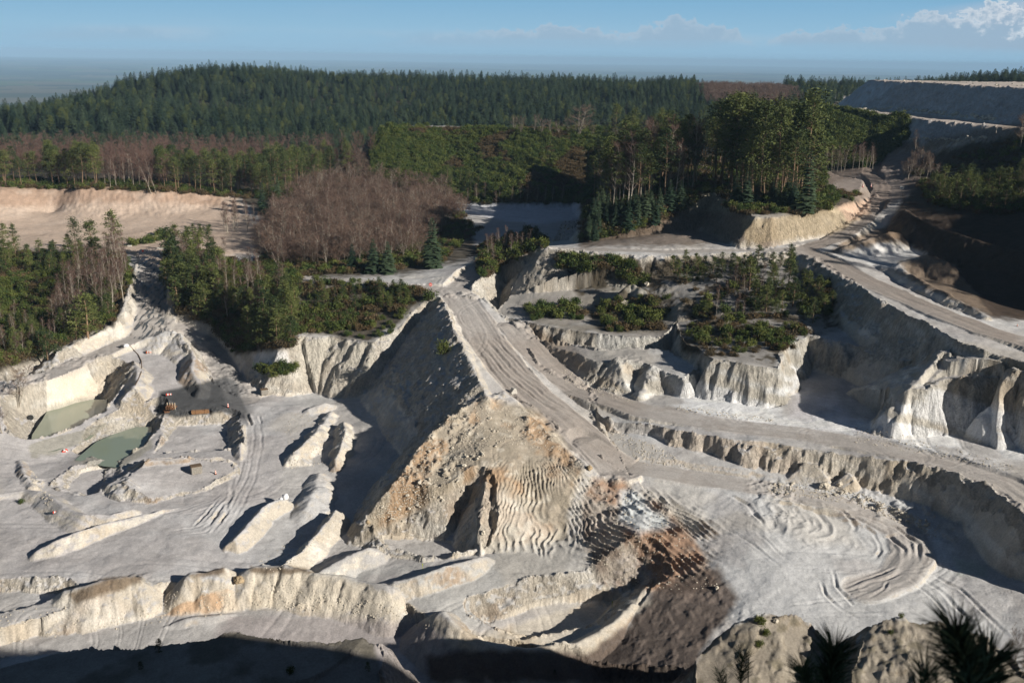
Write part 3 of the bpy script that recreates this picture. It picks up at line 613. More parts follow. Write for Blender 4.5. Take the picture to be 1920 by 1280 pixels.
# near wall, warm cream and rust
wa = poly_w([(0,1150),(210,1100),(430,1070),(450,1145),(150,1165),(0,1215)], 5, r1=146)
mixc(wa * .8, (0.66, 0.53, 0.37)); mixc(wa * smooth(.0, .3, nb) * .8, (0.54, 0.32, 0.155)); mixc(wa * smooth(.1, .4, -nb) * .5, (0.72, 0.68, 0.60))
wa = poly_w([(465,1065),(640,1080),(900,1190),(1210,1100),(1220,1130),(1100,1225),(850,1215),(780,1150),(470,1140)], 5, r1=150)
mixc(wa * .65, (0.62, 0.53, 0.39)); mixc(wa * smooth(.15, .5, nb) * .45, (0.50, 0.36, 0.20))
for q in ([(120,1115),(200,1085),(262,1078),(262,1092),(140,1130)], [(355,1078),(420,1064),(424,1078),(380,1082)], [(466,1064),(560,1062),(590,1072),(470,1076)]):
    mixc(poly_w(q, 3) * .85, (0.20, 0.135, 0.075))
mixc(poly_w([(85,715),(225,700),(190,757),(108,760)], 4) * .8, (0.68, 0.56, 0.40))
mixc(poly_w([(300,735),(330,728),(425,706),(440,715),(470,790),(420,772),(330,782),(292,772)], 3, wob=3) * .97, (0.085, 0.085, 0.085))
mixc(poly_w([(400,620),(440,690),(475,770),(455,800),(430,770),(380,640)], 6) * .5, (0.24, 0.23, 0.22))
mixc(poly_w([(470,665),(540,655),(545,690),(480,705)], 4) * .8, (0.75, 0.72, 0.68))
mixc(poly_w([(560,628),(700,638),(700,700),(600,720),(560,718)], 6) * st * .6, (0.62, 0.56, 0.44))
mixc(poly_w([(1790,1040),(1850,1060),(1850,1085),(1800,1075)], 6) * .6, (0.38, 0.42, 0.33))
mixc(poly_w([(100,745),(200,745),(205,790),(165,822),(105,850),(55,858),(60,815),(80,785)], 3) * .7 * (Hh < 1.0), (0.36, 0.33, 0.25))
mixc(poly_w([(138,866),(178,824),(212,810),(255,796),(292,796),(285,834),(258,860),(220,880),(194,878)], 3) * .7 * (Hh < .6), (0.36, 0.33, 0.25))
# rock heads
rk = poly_w([(1290,1270),(1345,1180),(1440,1148),(1500,1152),(1560,1230),(1600,1230),(1625,1155),(1800,1165),(1930,1260),(1930,1290),(1290,1290)], 4, r1=112)
mixc(rk * .85, (0.33, 0.265, 0.18)); mixc(rk * smooth(.0, .45, nb) * .6, (0.40, 0.335, 0.24)); mixc(rk * st * smooth(.0, .4, nz) * .8, (0.50, 0.43, 0.32)); mixc(rk * smooth(.2, .5, nc) * .5, (0.13, 0.11, 0.05))
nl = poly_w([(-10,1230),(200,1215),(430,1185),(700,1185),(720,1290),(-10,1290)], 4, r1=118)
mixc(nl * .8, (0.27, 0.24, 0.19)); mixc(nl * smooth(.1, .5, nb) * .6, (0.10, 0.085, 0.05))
# far worked ground: pink clay, rust bank
fp = poly_w([(-10,348),(200,345),(440,362),(480,430),(500,470),(300,500),(230,470),(-10,470)], 5, r0=300)
mixc(fp, (0.56, 0.44, 0.34)); mixc(poly_w([(-10,350),(260,345),(420,362),(410,385),(260,378),(-10,388)], 5, r0=330) * .85, (0.40, 0.23, 0.145))
mixc(fp * smooth(.0, .5, nb) * .4, (0.62, 0.53, 0.44))
mixc(poly_w([(-10,540),(70,545),(60,600),(20,610),(-10,600)], 6) * .8, (0.52, 0.42, 0.34))
# vegetated soil
VEG = [[(-10,283),(700,286),(705,345),(640,380),(560,400),(480,400),(440,362),(300,358),(150,351),(-10,351)],[(640,262),(720,240),(720,345),(640,345)],[(1500,190),(1600,212),(1700,235),(1705,262),(1640,318),(1520,325)],[(1090,240),(1560,280),(1640,320),(1560,345),(1090,380)],[(-10,470),(230,470),(250,520),(210,610),(110,655),(-10,700)], [(305,470),(400,480),(560,520),(560,620),(545,650),(440,665),(400,610),(330,590)], [(470,430),(520,380),(640,345),(850,360),(900,480),(760,515),(600,520),(480,480)],
       [(560,530),(740,545),(820,550),(760,590),(740,610),(690,640),(570,620)], [(1090,240),(1320,150),(1560,200),(1560,400),(1500,410),(1330,350),(1230,440),(1090,460)], [(1040,480),(1200,490),(1400,480),(1560,520),(1580,620),(1480,640),(1450,690),(1280,660),(1260,600),(1090,560)],
       [(1100,580),(1240,570),(1250,622),(1120,620)], [(1700,300),(1930,240),(1930,600),(1860,590),(1740,520),(1760,480),(1700,400)], [(1540,215),(1600,225),(1670,262),(1640,310),(1560,320),(1500,300)], [(1560,355),(1630,360),(1610,385),(1540,395),(1390,405),(1400,350)]]
for q in VEG: mixc(poly_w(q, 5, r0=140) * (.92 if q[0] not in ((1040,480), (1100,580)) else .35 + .6 * smooth(-.1, .3, nb + .6 * nc)), (0.085, 0.065, 0.038))
mixc(smooth(500, 560, RR) * (1 - smooth(1500, 1900, RR)) * (1 - poly_w([(1520,140),(1930,130),(1930,270),(1690,268),(1540,215)], 4)), (0.060, 0.055, 0.035))
mixc(poly_w([(690,236),(1130,240),(1130,390),(900,384),(690,345)], 5, r0=440) * .95, (0.07, 0.068, 0.03))
mixc(poly_w([(1290,135),(1440,150),(1510,180),(1500,205),(1380,200),(1290,170)], 4, r0=560) * .95, (0.15, 0.105, 0.085))
# spoil heap
du = poly_w([(1530,205),(1560,165),(1630,140),(1930,140),(1930,235),(1860,262),(1690,266),(1600,232)], 3, r0=300, r1=900)
mixc(du * (.95), (0.46, 0.445, 0.44)); mixc(du * smooth(.0, .4, nz + nb * .5) * .6, (0.56, 0.55, 0.54)); mixc(du * (1 - st) * .8, (0.50, 0.40, 0.31))
mixc(poly_w([(1545,211),(1600,204),(1660,202),(1740,209),(1800,216),(1868,224),(1868,228),(1800,221),(1740,214),(1660,207),(1600,209),(1545,216)], 2, r0=300, r1=900, wob=2) * .9, (0.66, 0.63, 0.58))
mixc(poly_w([(1700,300),(1740,262),(1930,225),(1930,262),(1860,262),(1800,262)], 5, r0=200, r1=560) * .6, (0.27, 0.19, 0.11))
mixc(poly_w([(1540,300),(1720,262),(1730,340),(1690,372),(1640,400),(1600,372),(1540,350)], 5, r0=150, r1=520) * .8, (0.27, 0.20, 0.155))
mixc(poly_w([(1690,365),(1760,400),(1930,330),(1930,600),(1860,597),(1800,568),(1720,530),(1700,500),(1740,475),(1650,442),(1682,400)], 5, r0=150, r1=500) * .92, (0.085, 0.056, 0.038))  # dark brown soil, made darker still to stand for the shade on this bank
mixc(poly_w([(1550,474),(1590,446),(1690,418),(1700,444),(1640,462),(1600,472)], 4, r0=150, r1=500) * .8, (0.22, 0.145, 0.085))
mixc(poly_w([(1685,490),(1735,475),(1785,495),(1860,590),(1790,562),(1720,528),(1650,502)], 3, r0=150, r1=500) * .7, (0.28, 0.20, 0.13))
mixc(poly_w([(1580,470),(1660,455),(1740,475),(1680,490),(1700,510),(1640,500)], 4, r1=400) * .9, (0.58, 0.56, 0.53))
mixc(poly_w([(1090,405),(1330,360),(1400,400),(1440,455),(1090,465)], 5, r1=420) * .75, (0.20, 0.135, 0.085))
mixc(poly_w([(1390,410),(1500,402),(1625,376),(1630,400),(1560,440),(1400,458)], 4, r1=420) * .8, (0.48, 0.36, 0.20))
mixc(poly_w([(1570,385),(1628,374),(1630,400),(1590,415)], 4, r1=420) * .7, (0.58, 0.36, 0.24))
mixc(poly_w([(1270,380),(1330,350),(1375,375),(1370,400),(1290,395)], 4, r1=420) * .8, (0.42, 0.36, 0.24))
mixc(poly_w([(840,380),(1090,380),(1085,412),(1010,420),(950,415),(850,395)], 3, r0=330, r1=600) * .95, (0.60, 0.60, 0.62))
lum = C.mean(-1, keepdims=True); C[:] = (lum + (C - lum) * .80) * (1 + .17 * smooth(.28, .45, lum))
C[:] = np.minimum(C * np.array([1.01, 1.04, 1.10], np.float32) * (1 + .0 * nb[..., None]), .84)
mixc(fp * .5, (0.60, 0.44, 0.33))
C *= (1 + .10 * nb + .10 * nc)[..., None]
# the plain beyond: fields and hedges in patches
fx = np.floor((X + 300 * fbm(X, Y, 1500, 2, 201)) / 420); fy = np.floor((Y + 300 * fbm(X, Y, 1500, 2, 202)) / 600)
ph = _h(fx, fy, 5)
pc = np.where(ph[..., None] > .55, np.array([.10, .13, .05]), np.where(ph[..., None] > .1, np.array([.15, .125, .08]), np.where(ph[..., None] > -.4, np.array([.07, .08, .05]), np.array([.05, .055, .04]))))
w = smooth(1500, 1900, RR)[..., None]; C = (C * (1 - w) + pc * w).astype(np.float32)
del nz, fx, fy, ph, pc

# ---- materials
def mat(name, rough=.9, spec=.3):
    m = bpy.data.materials.new(name); m.use_nodes = True; b = m.node_tree.nodes['Principled BSDF']
    b.inputs['Roughness'].default_value = rough; b.inputs['Specular IOR Level'].default_value = spec
    return m, m.node_tree.nodes, m.node_tree.links, b
def noise(N, L, scale, detail=4, rough=.55, vec=None, stretch=None):
    n = N.new('ShaderNodeTexNoise'); n.inputs['Scale'].default_value = scale; n.inputs['Detail'].default_value = detail; n.inputs['Roughness'].default_value = rough
    g = N.new('ShaderNodeTexCoord'); v = g.outputs['Object']
    if stretch:
        mp = N.new('ShaderNodeMapping'); mp.inputs['Scale'].default_value = stretch; L.new(v, mp.inputs[0]); v = mp.outputs[0]
    L.new(v, n.inputs['Vector']); return n.outputs[0]
def rng_(N, L, v, a, b, c, d):
    n = N.new('ShaderNodeMapRange'); L.new(v, n.inputs[0])
    for i, q in enumerate((a, b, c, d)): n.inputs[i + 1].default_value = q
    return n.outputs[0]
def soil(name, bump=.5, wet=False, dist=.3, streak=False):
    m, N, L, b = mat(name, .95, .12)
    at = N.new('ShaderNodeAttribute'); at.attribute_name = 'soil'        # alpha carries how steep, so how broken, the soil lies
    f1 = rng_(N, L, noise(N, L, .6, 10, .72), .25, .75, .84, 1.14); f2 = rng_(N, L, noise(N, L, 3.2, 8, .8), .3, .7, .72, 1.24)
    mu = N.new('ShaderNodeMath'); mu.operation = 'MULTIPLY'; L.new(f1, mu.inputs[0]); L.new(f2, mu.inputs[1]); ml = mu.outputs[0]
    hgt = noise(N, L, 2.6, 9, .74)
    if streak:
        sk = noise(N, L, 1.0, 7, .66, stretch=(1.9, 1.9, .32)); m3 = N.new('ShaderNodeMath'); m3.operation = 'MULTIPLY'; L.new(ml, m3.inputs[0]); L.new(rng_(N, L, sk, .3, .7, .66, 1.26), m3.inputs[1]); ml = m3.outputs[0]
        m4 = N.new('ShaderNodeMath'); m4.operation = 'MULTIPLY_ADD'; L.new(sk, m4.inputs[0]); m4.inputs[1].default_value = 1.5; L.new(hgt, m4.inputs[2]); hgt = m4.outputs[0]
    vm = N.new('ShaderNodeVectorMath'); vm.operation = 'SCALE'; L.new(at.outputs['Color'], vm.inputs[0]); L.new(ml, vm.inputs['Scale'])
    bp = N.new('ShaderNodeBump'); bp.inputs['Distance'].default_value = dist
    L.new(rng_(N, L, at.outputs['Alpha'], 0, 1, bump * .6, min(1, bump * 1.9)), bp.inputs['Strength'])
    L.new(hgt, bp.inputs['Height']); L.new(bp.outputs[0], b.inputs['Normal'])
    if wet:
        w = rng_(N, L, noise(N, L, .55, 3, .5, stretch=(2.2, .25, 1)), .53, .57, 0, 1)
        mx = N.new('ShaderNodeMix'); mx.data_type = 'RGBA'; L.new(w, mx.inputs[0]); L.new(vm.outputs[0], mx.inputs[6]); mx.inputs[7].default_value = (.10, .11, .12, 1)
        L.new(mx.outputs[2], b.inputs['Base Color']); L.new(rng_(N, L, w, 0, 1, .85, .04), b.inputs['Roughness'])
        b.inputs['Specular IOR Level'].default_value = .8
    else: L.new(vm.outputs[0], b.inputs['Base Color'])
    return m
M_ground = soil('kaolin_soil', .55); M_cliff = soil('clay_rock_face', .7, dist=.6, streak=True); M_road = soil('rutted_road_clay', .5); M_track = soil('wet_rutted_track', .6, True)
M_far = soil('far_land', .1)

# ---- sort the faces of the land into ground, cliff, road, track, hill, plain
nr_, na_ = X.shape; idx = np.arange(nr_ * na_).reshape(nr_, na_)
Fq = np.stack([idx[:-1, :-1], idx[:-1, 1:], idx[1:, 1:], idx[1:, :-1]], -1).reshape(-1, 4)
f_r = MK['road'][:-1, :-1].ravel(); f_t = MK['track'][:-1, :-1].ravel(); f_c = ((MK['cliff'] > 0) & (SL > .7))[:-1, :-1].ravel(); f_R = RR[:-1, :-1].ravel()
cat_ = np.zeros(len(Fq), int); cat_[f_c] = 1; cat_[f_r > .5] = 2; cat_[f_t > .5] = 3
wetflat = (poly_w([(840,384),(1090,384),(1085,412),(1010,420),(950,415),(850,395)], 3, r0=330, r1=600)[:-1, :-1].ravel() > .5); cat_[wetflat] = 0
cat_[(f_R > 560)] = 4; cat_[f_R > 1700] = 5
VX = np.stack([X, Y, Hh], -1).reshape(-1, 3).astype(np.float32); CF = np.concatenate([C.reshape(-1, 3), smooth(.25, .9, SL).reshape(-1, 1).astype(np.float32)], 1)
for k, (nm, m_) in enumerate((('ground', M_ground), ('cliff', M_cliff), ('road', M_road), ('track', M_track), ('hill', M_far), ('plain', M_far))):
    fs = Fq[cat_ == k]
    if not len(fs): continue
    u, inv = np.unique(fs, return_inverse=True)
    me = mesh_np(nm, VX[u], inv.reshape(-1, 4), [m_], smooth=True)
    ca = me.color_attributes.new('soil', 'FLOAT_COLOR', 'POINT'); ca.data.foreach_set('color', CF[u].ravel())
    tag(link(nm, me), kind='structure')
# the slope behind and beside the viewpoint, coarse
r2 = np.geomspace(2, 3500, 170); a2 = np.radians(np.linspace(33, 327, 190)); R2, A2 = np.meshgrid(r2, a2, indexing='ij'); X2 = R2 * np.sin(A2); Y2 = R2 * np.cos(A2); H2, _ = terrain(X2, Y2, False)
i2 = np.arange(X2.size).reshape(X2.shape); F2 = np.stack([i2[:-1, :-1], i2[:-1, 1:], i2[1:, 1:], i2[1:, :-1]], -1).reshape(-1, 4)
me = mesh_np('hillside', np.stack([X2, Y2, H2], -1).reshape(-1, 3), F2, [M_far], smooth=True)
ca = me.color_attributes.new('soil', 'FLOAT_COLOR', 'POINT'); ca.data.foreach_set('color', np.tile(np.array([.2, .16, .11, 1], np.float32), X2.size))
tag(link('hillside', me), kind='structure')
# ponds and the long puddle
def water(name, pts, z, col, rough=.06):
    P = [W(a, b, z) for a, b in pts]; me = bpy.data.meshes.new(name); me.from_pydata([(x, y, z) for x, y in P], [], [tuple(range(len(P)))]); me.update()
    m, N, L, b = mat(name + '_surface', rough, .5); b.inputs['Base Color'].default_value = (*col, 1)
    bp = N.new('ShaderNodeBump'); bp.inputs['Strength'].default_value = .05; L.new(noise(N, L, 3, 3), bp.inputs['Height']); L.new(bp.outputs[0], b.inputs['Normal'])
    me.materials.append(m); tag(link(name, me), kind='structure')
water('pond_water', [(98,752),(200,748),(200,790),(170,822),(105,845),(55,852),(60,815),(80,785)], -.15, (.31, .345, .265))
water('pond_water', [(140,862),(180,828),(212,814),(255,800),(285,800),(280,830),(256,856),(220,876),(196,874)], -.5, (.28, .335, .265))
print('land built', time.time() - T0)
# ------------------------------------------------------------------ plants
rng = np.random.default_rng(7); random.seed(7)
def leafmat(name, col, col2, trans=.0, rough=.7):
    m, N, L, b = mat(name, rough, .2)
    oi = N.new('ShaderNodeObjectInfo')
    mx = N.new('ShaderNodeMix'); mx.data_type = 'RGBA'; mx.inputs[6].default_value = (*col, 1); mx.inputs[7].default_value = (*col2, 1)
    s = N.new('ShaderNodeMath'); s.operation = 'ADD'; L.new(rng_(N, L, noise(N, L, .9, 4), .3, .7, -.45, .45), s.inputs[0]); L.new(oi.outputs['Random'], s.inputs[1]); s.use_clamp = True
    L.new(s.outputs[0], mx.inputs[0]); L.new(mx.outputs[2], b.inputs['Base Color'])
    return m
M_spruce = leafmat('spruce_needles', (.016, .036, .022), (.070, .100, .054))
M_pine = leafmat('pine_needles', (.028, .048, .018), (.125, .145, .042))
M_broom = leafmat('broom_stems', (.045, .075, .018), (.12, .135, .032))
M_heath = leafmat('dead_heath', (.07, .055, .03), (.13, .09, .045))
M_twig = leafmat('bare_twigs', (.115, .075, .06), (.19, .13, .10))
M_twigr = leafmat('red_birch_twigs', (.115, .07, .058), (.17, .108, .086))
M_bark = leafmat('brown_bark', (.13, .09, .06), (.24, .16, .10))
M_birch = leafmat('pale_birch_bark', (.22, .19, .155), (.40, .36, .30))
M_far = M_far

class TB:
    """collects triangles (as degenerate free quads are not needed everywhere stays triangles)"""
    def __init__(s): s.v = []; s.f = []; s.n = 0
    def tris(s, P):                       # P (m,3,3)
        P = np.asarray(P, np.float32); m = len(P); s.v.append(P.reshape(-1, 3)); s.f.append(np.arange(s.n, s.n + 3 * m).reshape(-1, 3)); s.n += 3 * m
    def tube(s, A, B, ra, rb, k=5):
        A = np.asarray(A, float); B = np.asarray(B, float); d = B - A; d /= (np.linalg.norm(d) + 1e-9)
        u = np.cross(d, [0, 0, 1.0] if abs(d[2]) < .9 else [1.0, 0, 0]); u /= np.linalg.norm(u); w = np.cross(d, u)
        t = np.linspace(0, 2 * math.pi, k, endpoint=False); c = np.cos(t)[:, None] * u + np.sin(t)[:, None] * w
        V = np.concatenate([A + c * ra, B + c * rb]); i = np.arange(k); j = (i + 1) % k
        s.v.append(V.astype(np.float32)); s.f.append(np.concatenate([np.stack([i, j, i + k], 1), np.stack([j, j + k, i + k], 1)]) + s.n); s.n += 2 * k
    def mesh(s, name, m):
        me = mesh_np(name, np.concatenate(s.v), np.concatenate(s.f), [m]); return me
def leafs(cent, size, rg, flat=.0, elong=1.0):
    """random small triangles about points"""
    n = len(cent); a = rg.normal(size=(n, 3)); a[:, 2] *= (1 - flat); a /= np.linalg.norm(a, axis=1)[:, None]
    b = rg.normal(size=(n, 3)); b = np.cross(a, b); b /= np.linalg.norm(b, axis=1)[:, None]
    s = size * rg.uniform(.6, 1.3, (n, 1))
    return np.stack([cent - a * s * elong, cent + a * s * elong, cent + b * s * .9], 1)
def make_spruce(seed, H=20, Rb=3.4, tiers=22, br=9, base=.08):
    rg = np.random.default_rng(seed); c = TB(); t = TB(); t.tube((0, 0, -.5), (0, 0, H), .26, .03, 6)
    P = []
    for i in range(tiers):
        f = i / (tiers - 1); z = H * (base + (1 - base) * f ** .93); R = Rb * (1 - f) ** .62 * rg.uniform(.8, 1.15) + .12
        if f > .97: R = .15
        n = max(4, int(br * (1 - .45 * f)))
        for k in range(n):
            a = 2 * math.pi * (k + rg.uniform(-.35, .35)) / n + i * 1.3; r = R * rg.uniform(.72, 1.12); dz = -r * rg.uniform(.12, .38) + (.5 * (f > .75))
            d = np.array([math.cos(a), math.sin(a), 0]); sd = np.array([-math.sin(a), math.cos(a), 0])
            o = np.array([0, 0, z]); m = o + d * r * .55 + [0, 0, dz * .35]; e = o + d * r + [0, 0, dz]
            w = .30 * r + .16
            P += [(o, m + sd * w + [0, 0, -.18], m), (o, m, m - sd * w + [0, 0, -.18]), (m + sd * w + [0, 0, -.18], e, m), (m, e, m - sd * w + [0, 0, -.18])]
            q = o + d * r * .3
            P += [(q, q + sd * w * 1.0 + [0, 0, -.45] + d * .3, q + d * .5), (q, q + d * .5, q - sd * w + [0, 0, -.45] + d * .3)]
    P = np.array(P, np.float32); P += rg.normal(scale=.05, size=P.shape); c.tris(P)
    tip = np.array([[[0.1, 0, H - 1.2], [-.1, 0, H - 1.2], [0, 0, H + .3]]]); c.tris(tip)
    return c, t
def make_pine(seed, H=15, bole=.42, spread=3.0, ncl=44, clump=.75, nleaf=36):
    rg = np.random.default_rng(seed); c = TB(); t = TB()
    lean = rg.normal(scale=.045, size=2); pts = [np.array([lean[0] * z + .15 * math.sin(z * .5 + seed), lean[1] * z, z]) for z in np.linspace(-.5, H * .96, 8)]
    for i in range(7): t.tube(pts[i], pts[i + 1], .20 * (1 - i / 8.5), .20 * (1 - (i + 1) / 8.5), 6)
    cen = []
    for k in range(ncl):
        f = rg.uniform(0, 1) ** .8; z = H * (bole + (1 - bole) * f); R = spread * (1 - .75 * f ** 1.6) * (.45 + .55 * min(1, (f + .15) * 2.5)); a = rg.uniform(0, 2 * math.pi); r = R * math.sqrt(rg.uniform(.12, 1))
        axis = np.array([lean[0] * z + .15 * math.sin(z * .5 + seed), lean[1] * z, z]); p = axis + [math.cos(a) * r, math.sin(a) * r, .16 * r]
        if r > .5: t.tube(axis - [0, 0, .25 * r], p, .05, .02, 3)
        n = nleaf; g = rg.normal(size=(n, 3)) * np.array([clump * .62, clump * .62, clump * .30]); cen.append(p + g)
    cen.append(np.array([lean[0] * H, lean[1] * H, H]) + rg.normal(size=(40, 3)) * [.4, .4, .45])
    c.tris(leafs(np.concatenate(cen), .17, rg, .45, 1.3)); return c, t
def make_bare(seed, H=12, spread=2.6, nb=22, tw=8, w=.022, up=1.0, stems=1):
    rg = np.random.default_rng(seed); t = TB(); c = TB(); P = []
    for s_ in range(stems):
        l = rg.normal(scale=.05 + .12 * (stems > 1), size=2); ph = rg.uniform(0, 6)
        ax = lambda z: np.array([l[0] * z + .2 * math.sin(z * .35 + ph), l[1] * z + .15 * math.cos(z * .3 + ph), z])
        zs = np.linspace(-.4, H * .97, 8); r0 = .15 / stems ** .4
        for i in range(7): t.tube(ax(zs[i]), ax(zs[i + 1]), r0 * (1 - i / 8), r0 * (1 - (i + 1) / 7.6) + .01, 5)
        for k in range(nb // stems):
            f = rg.uniform(.22, .96); o = ax(H * f); a = rg.uniform(0, 6.283); Lb = spread * (1.15 - f) * rg.uniform(.6, 1.2) + .5
            d = np.array([math.cos(a), math.sin(a), up * rg.uniform(.7, 1.6)]); d /= np.linalg.norm(d); e = o + d * Lb; t.tube(o, e, .045, .018, 3)
            for j in range(tw):
                g = rg.uniform(.15, 1); q = o + d * Lb * g; dd = d * .8 + rg.normal(size=3) * .55 + [0, 0, .35]; dd /= np.linalg.norm(dd); Lt = rg.uniform(.5, 1.5); q2 = q + dd * Lt
                sd = np.cross(dd, rg.normal(size=3)); sd /= np.linalg.norm(sd)
                P.append((q - sd * w, q + sd * w, q2))
                for _ in range(3):
                    q3 = q + dd * Lt * rg.uniform(.3, .9); d3 = dd + rg.normal(size=3) * .6; d3 /= np.linalg.norm(d3); P.append((q3 - sd * w * .7, q3 + sd * w * .7, q3 + d3 * rg.uniform(.3, .75)))
    c.tris(np.array(P)); return c, t
def make_bush(seed, R=1.1, H=1.4, n=420, ls=.13, el=1.6):
    rg = np.random.default_rng(seed); c = TB(); t = TB(); cen = []
    for k in range(9):
        a = rg.uniform(0, 6.283); r = R * .62 * math.sqrt(rg.uniform(0, 1)); p = np.array([math.cos(a) * r, math.sin(a) * r, H * rg.uniform(.3, .72)])
        cen.append(p + rg.normal(size=(n // 9, 3)) * [R * .24, R * .24, H * .2]); t.tube((p[0] * .2, p[1] * .2, -.2), p, .04, .015, 3)
    cen = np.concatenate(cen); cen[:, 2] = np.abs(cen[:, 2]); c.tris(leafs(cen, ls, rg, -.6, el)); return c, t

def protos(kind, n, fn, mc, mt):
    r = []
    for i in range(n):
        c, t = fn(i); r.append((c.mesh(kind + '_crown', mc), t.mesh(kind + '_trunk', mt)))
    return r
P_SPR = protos('spruce', 4, lambda i: make_spruce(i, 20, [5.0, 5.6, 4.6, 5.3][i]), M_spruce, M_bark)
P_PIN = protos('pine', 5, lambda i: make_pine(20 + i, 15, [.30, .25, .42, .2, .35][i], [2.9, 3.3, 2.6, 3.2, 3.4][i], 60, .85, 34), M_pine, M_bark)
P_YPI = protos('young_pine', 4, lambda i: make_pine(40 + i, 8, .10, 2.3, 40, .62, 34), M_pine, M_bark)
P_BIR = protos('birch', 4, lambda i: make_bare(60 + i, 12, 2.3, 28, 12, .020), M_twigr, M_birch)
P_BAR = protos('bare_tree', 4, lambda i: make_bare(70 + i, 10, 3.0, 39, 13, .021, .8, 3), M_twig, M_birch)
P_BUS = protos('bush', 5, lambda i: make_bush(80 + i), M_broom, M_bark)
P_HEA = protos('heath', 3, lambda i: make_bush(90 + i, 1.2, .9, 360, .12, 1.8), M_heath, M_bark)
HB = dict(spruce=20., pine=15., young_pine=8., birch=12., bare_tree=10., bush=1.5, heath=1.1)
PR = dict(spruce=P_SPR, pine=P_PIN, young_pine=P_YPI, birch=P_BIR, bare_tree=P_BAR, bush=P_BUS, heath=P_HEA)
NAMES = dict(spruce='spruce_tree', pine='pine_tree', young_pine='young_pine_tree', birch='birch_tree', bare_tree='bare_tree', bush='broom_bush', heath='heath_bush')
CATS = dict(spruce='conifer', pine='pine', young_pine='young pine', birch='birch', bare_tree='bare tree', bush='shrub', heath='shrub')
COUNT = {}; PLACED = []
def plant(kind, x, y, z, h, label, group=None, wide=1.0, rot=None):
    """a tree or bush of its own: empty at the foot, crown and trunk as its parts"""
    v = random.randrange(len(PR[kind])); cr, tr = PR[kind][v]; s = h / HB[kind]; w = s * wide
    r = bpy.data.objects.new(NAMES[kind], None); r.empty_display_size = .3; COL.objects.link(r)
    r.location = (x, y, z - .1); r.rotation_euler = (0, 0, random.uniform(0, 6.28) if rot is None else rot); r.scale = (w, w, s)
    tag(r, label, CATS[kind], group)
    small = kind in ('bush', 'heath')
    o = bpy.data.objects.new('foliage' if small else 'crown', cr); COL.objects.link(o); o.parent = r
    o = bpy.data.objects.new('stems' if small else 'trunk', tr); COL.objects.link(o); o.parent = r
    COUNT[kind] = COUNT.get(kind, 0) + 1
    PLACED.append((x, y)); return r
CELL = {}
def inpoly_samples(poly, n, mind, rmin=0, rmax=1e9):
    """foot points for plants: picture polygon, spaced at least mind metres apart"""
    P = np.array([[a, b, 0] for a, b in poly], float); got = []; tries = 0; grid = {}
    while len(got) < n and tries < n * 30:
        tries += 1
        px = random.uniform(P[:, 0].min(), P[:, 0].max()); py = random.uniform(P[:, 1].min(), P[:, 1].max())
        if not inside(np.array([px]), np.array([py]), P)[0]: continue
        p, r = hit(px, py)
        if r < rmin or r > rmax: continue
        ci, cj = int(p[0] // mind), int(p[1] // mind)
        if any((p[0] - q[0]) ** 2 + (p[1] - q[1]) ** 2 < mind * mind for u in (-1, 0, 1) for w in (-1, 0, 1) for q in grid.get((ci + u, cj + w), ())): continue
        got.append(p); grid.setdefault((ci, cj), []).append(p)
    return got
def fill(kind, poly, n, mind, hr, label, group, rmin=0, rmax=1e9, wide=1.0):
    for p in inpoly_samples(poly, n, mind, rmin, rmax):
        plant(kind, p[0], p[1], p[2], random.uniform(*hr), label, group, wide * random.uniform(.85, 1.15))
def one(kind, px, py, hpx, label, group=None, wide=1.0):
    p, r = hit(px, py); d = math.hypot(r, H0 - p[2]); return plant(kind, p[0], p[1], p[2], hpx / F * d * 1.02, label, group, wide)

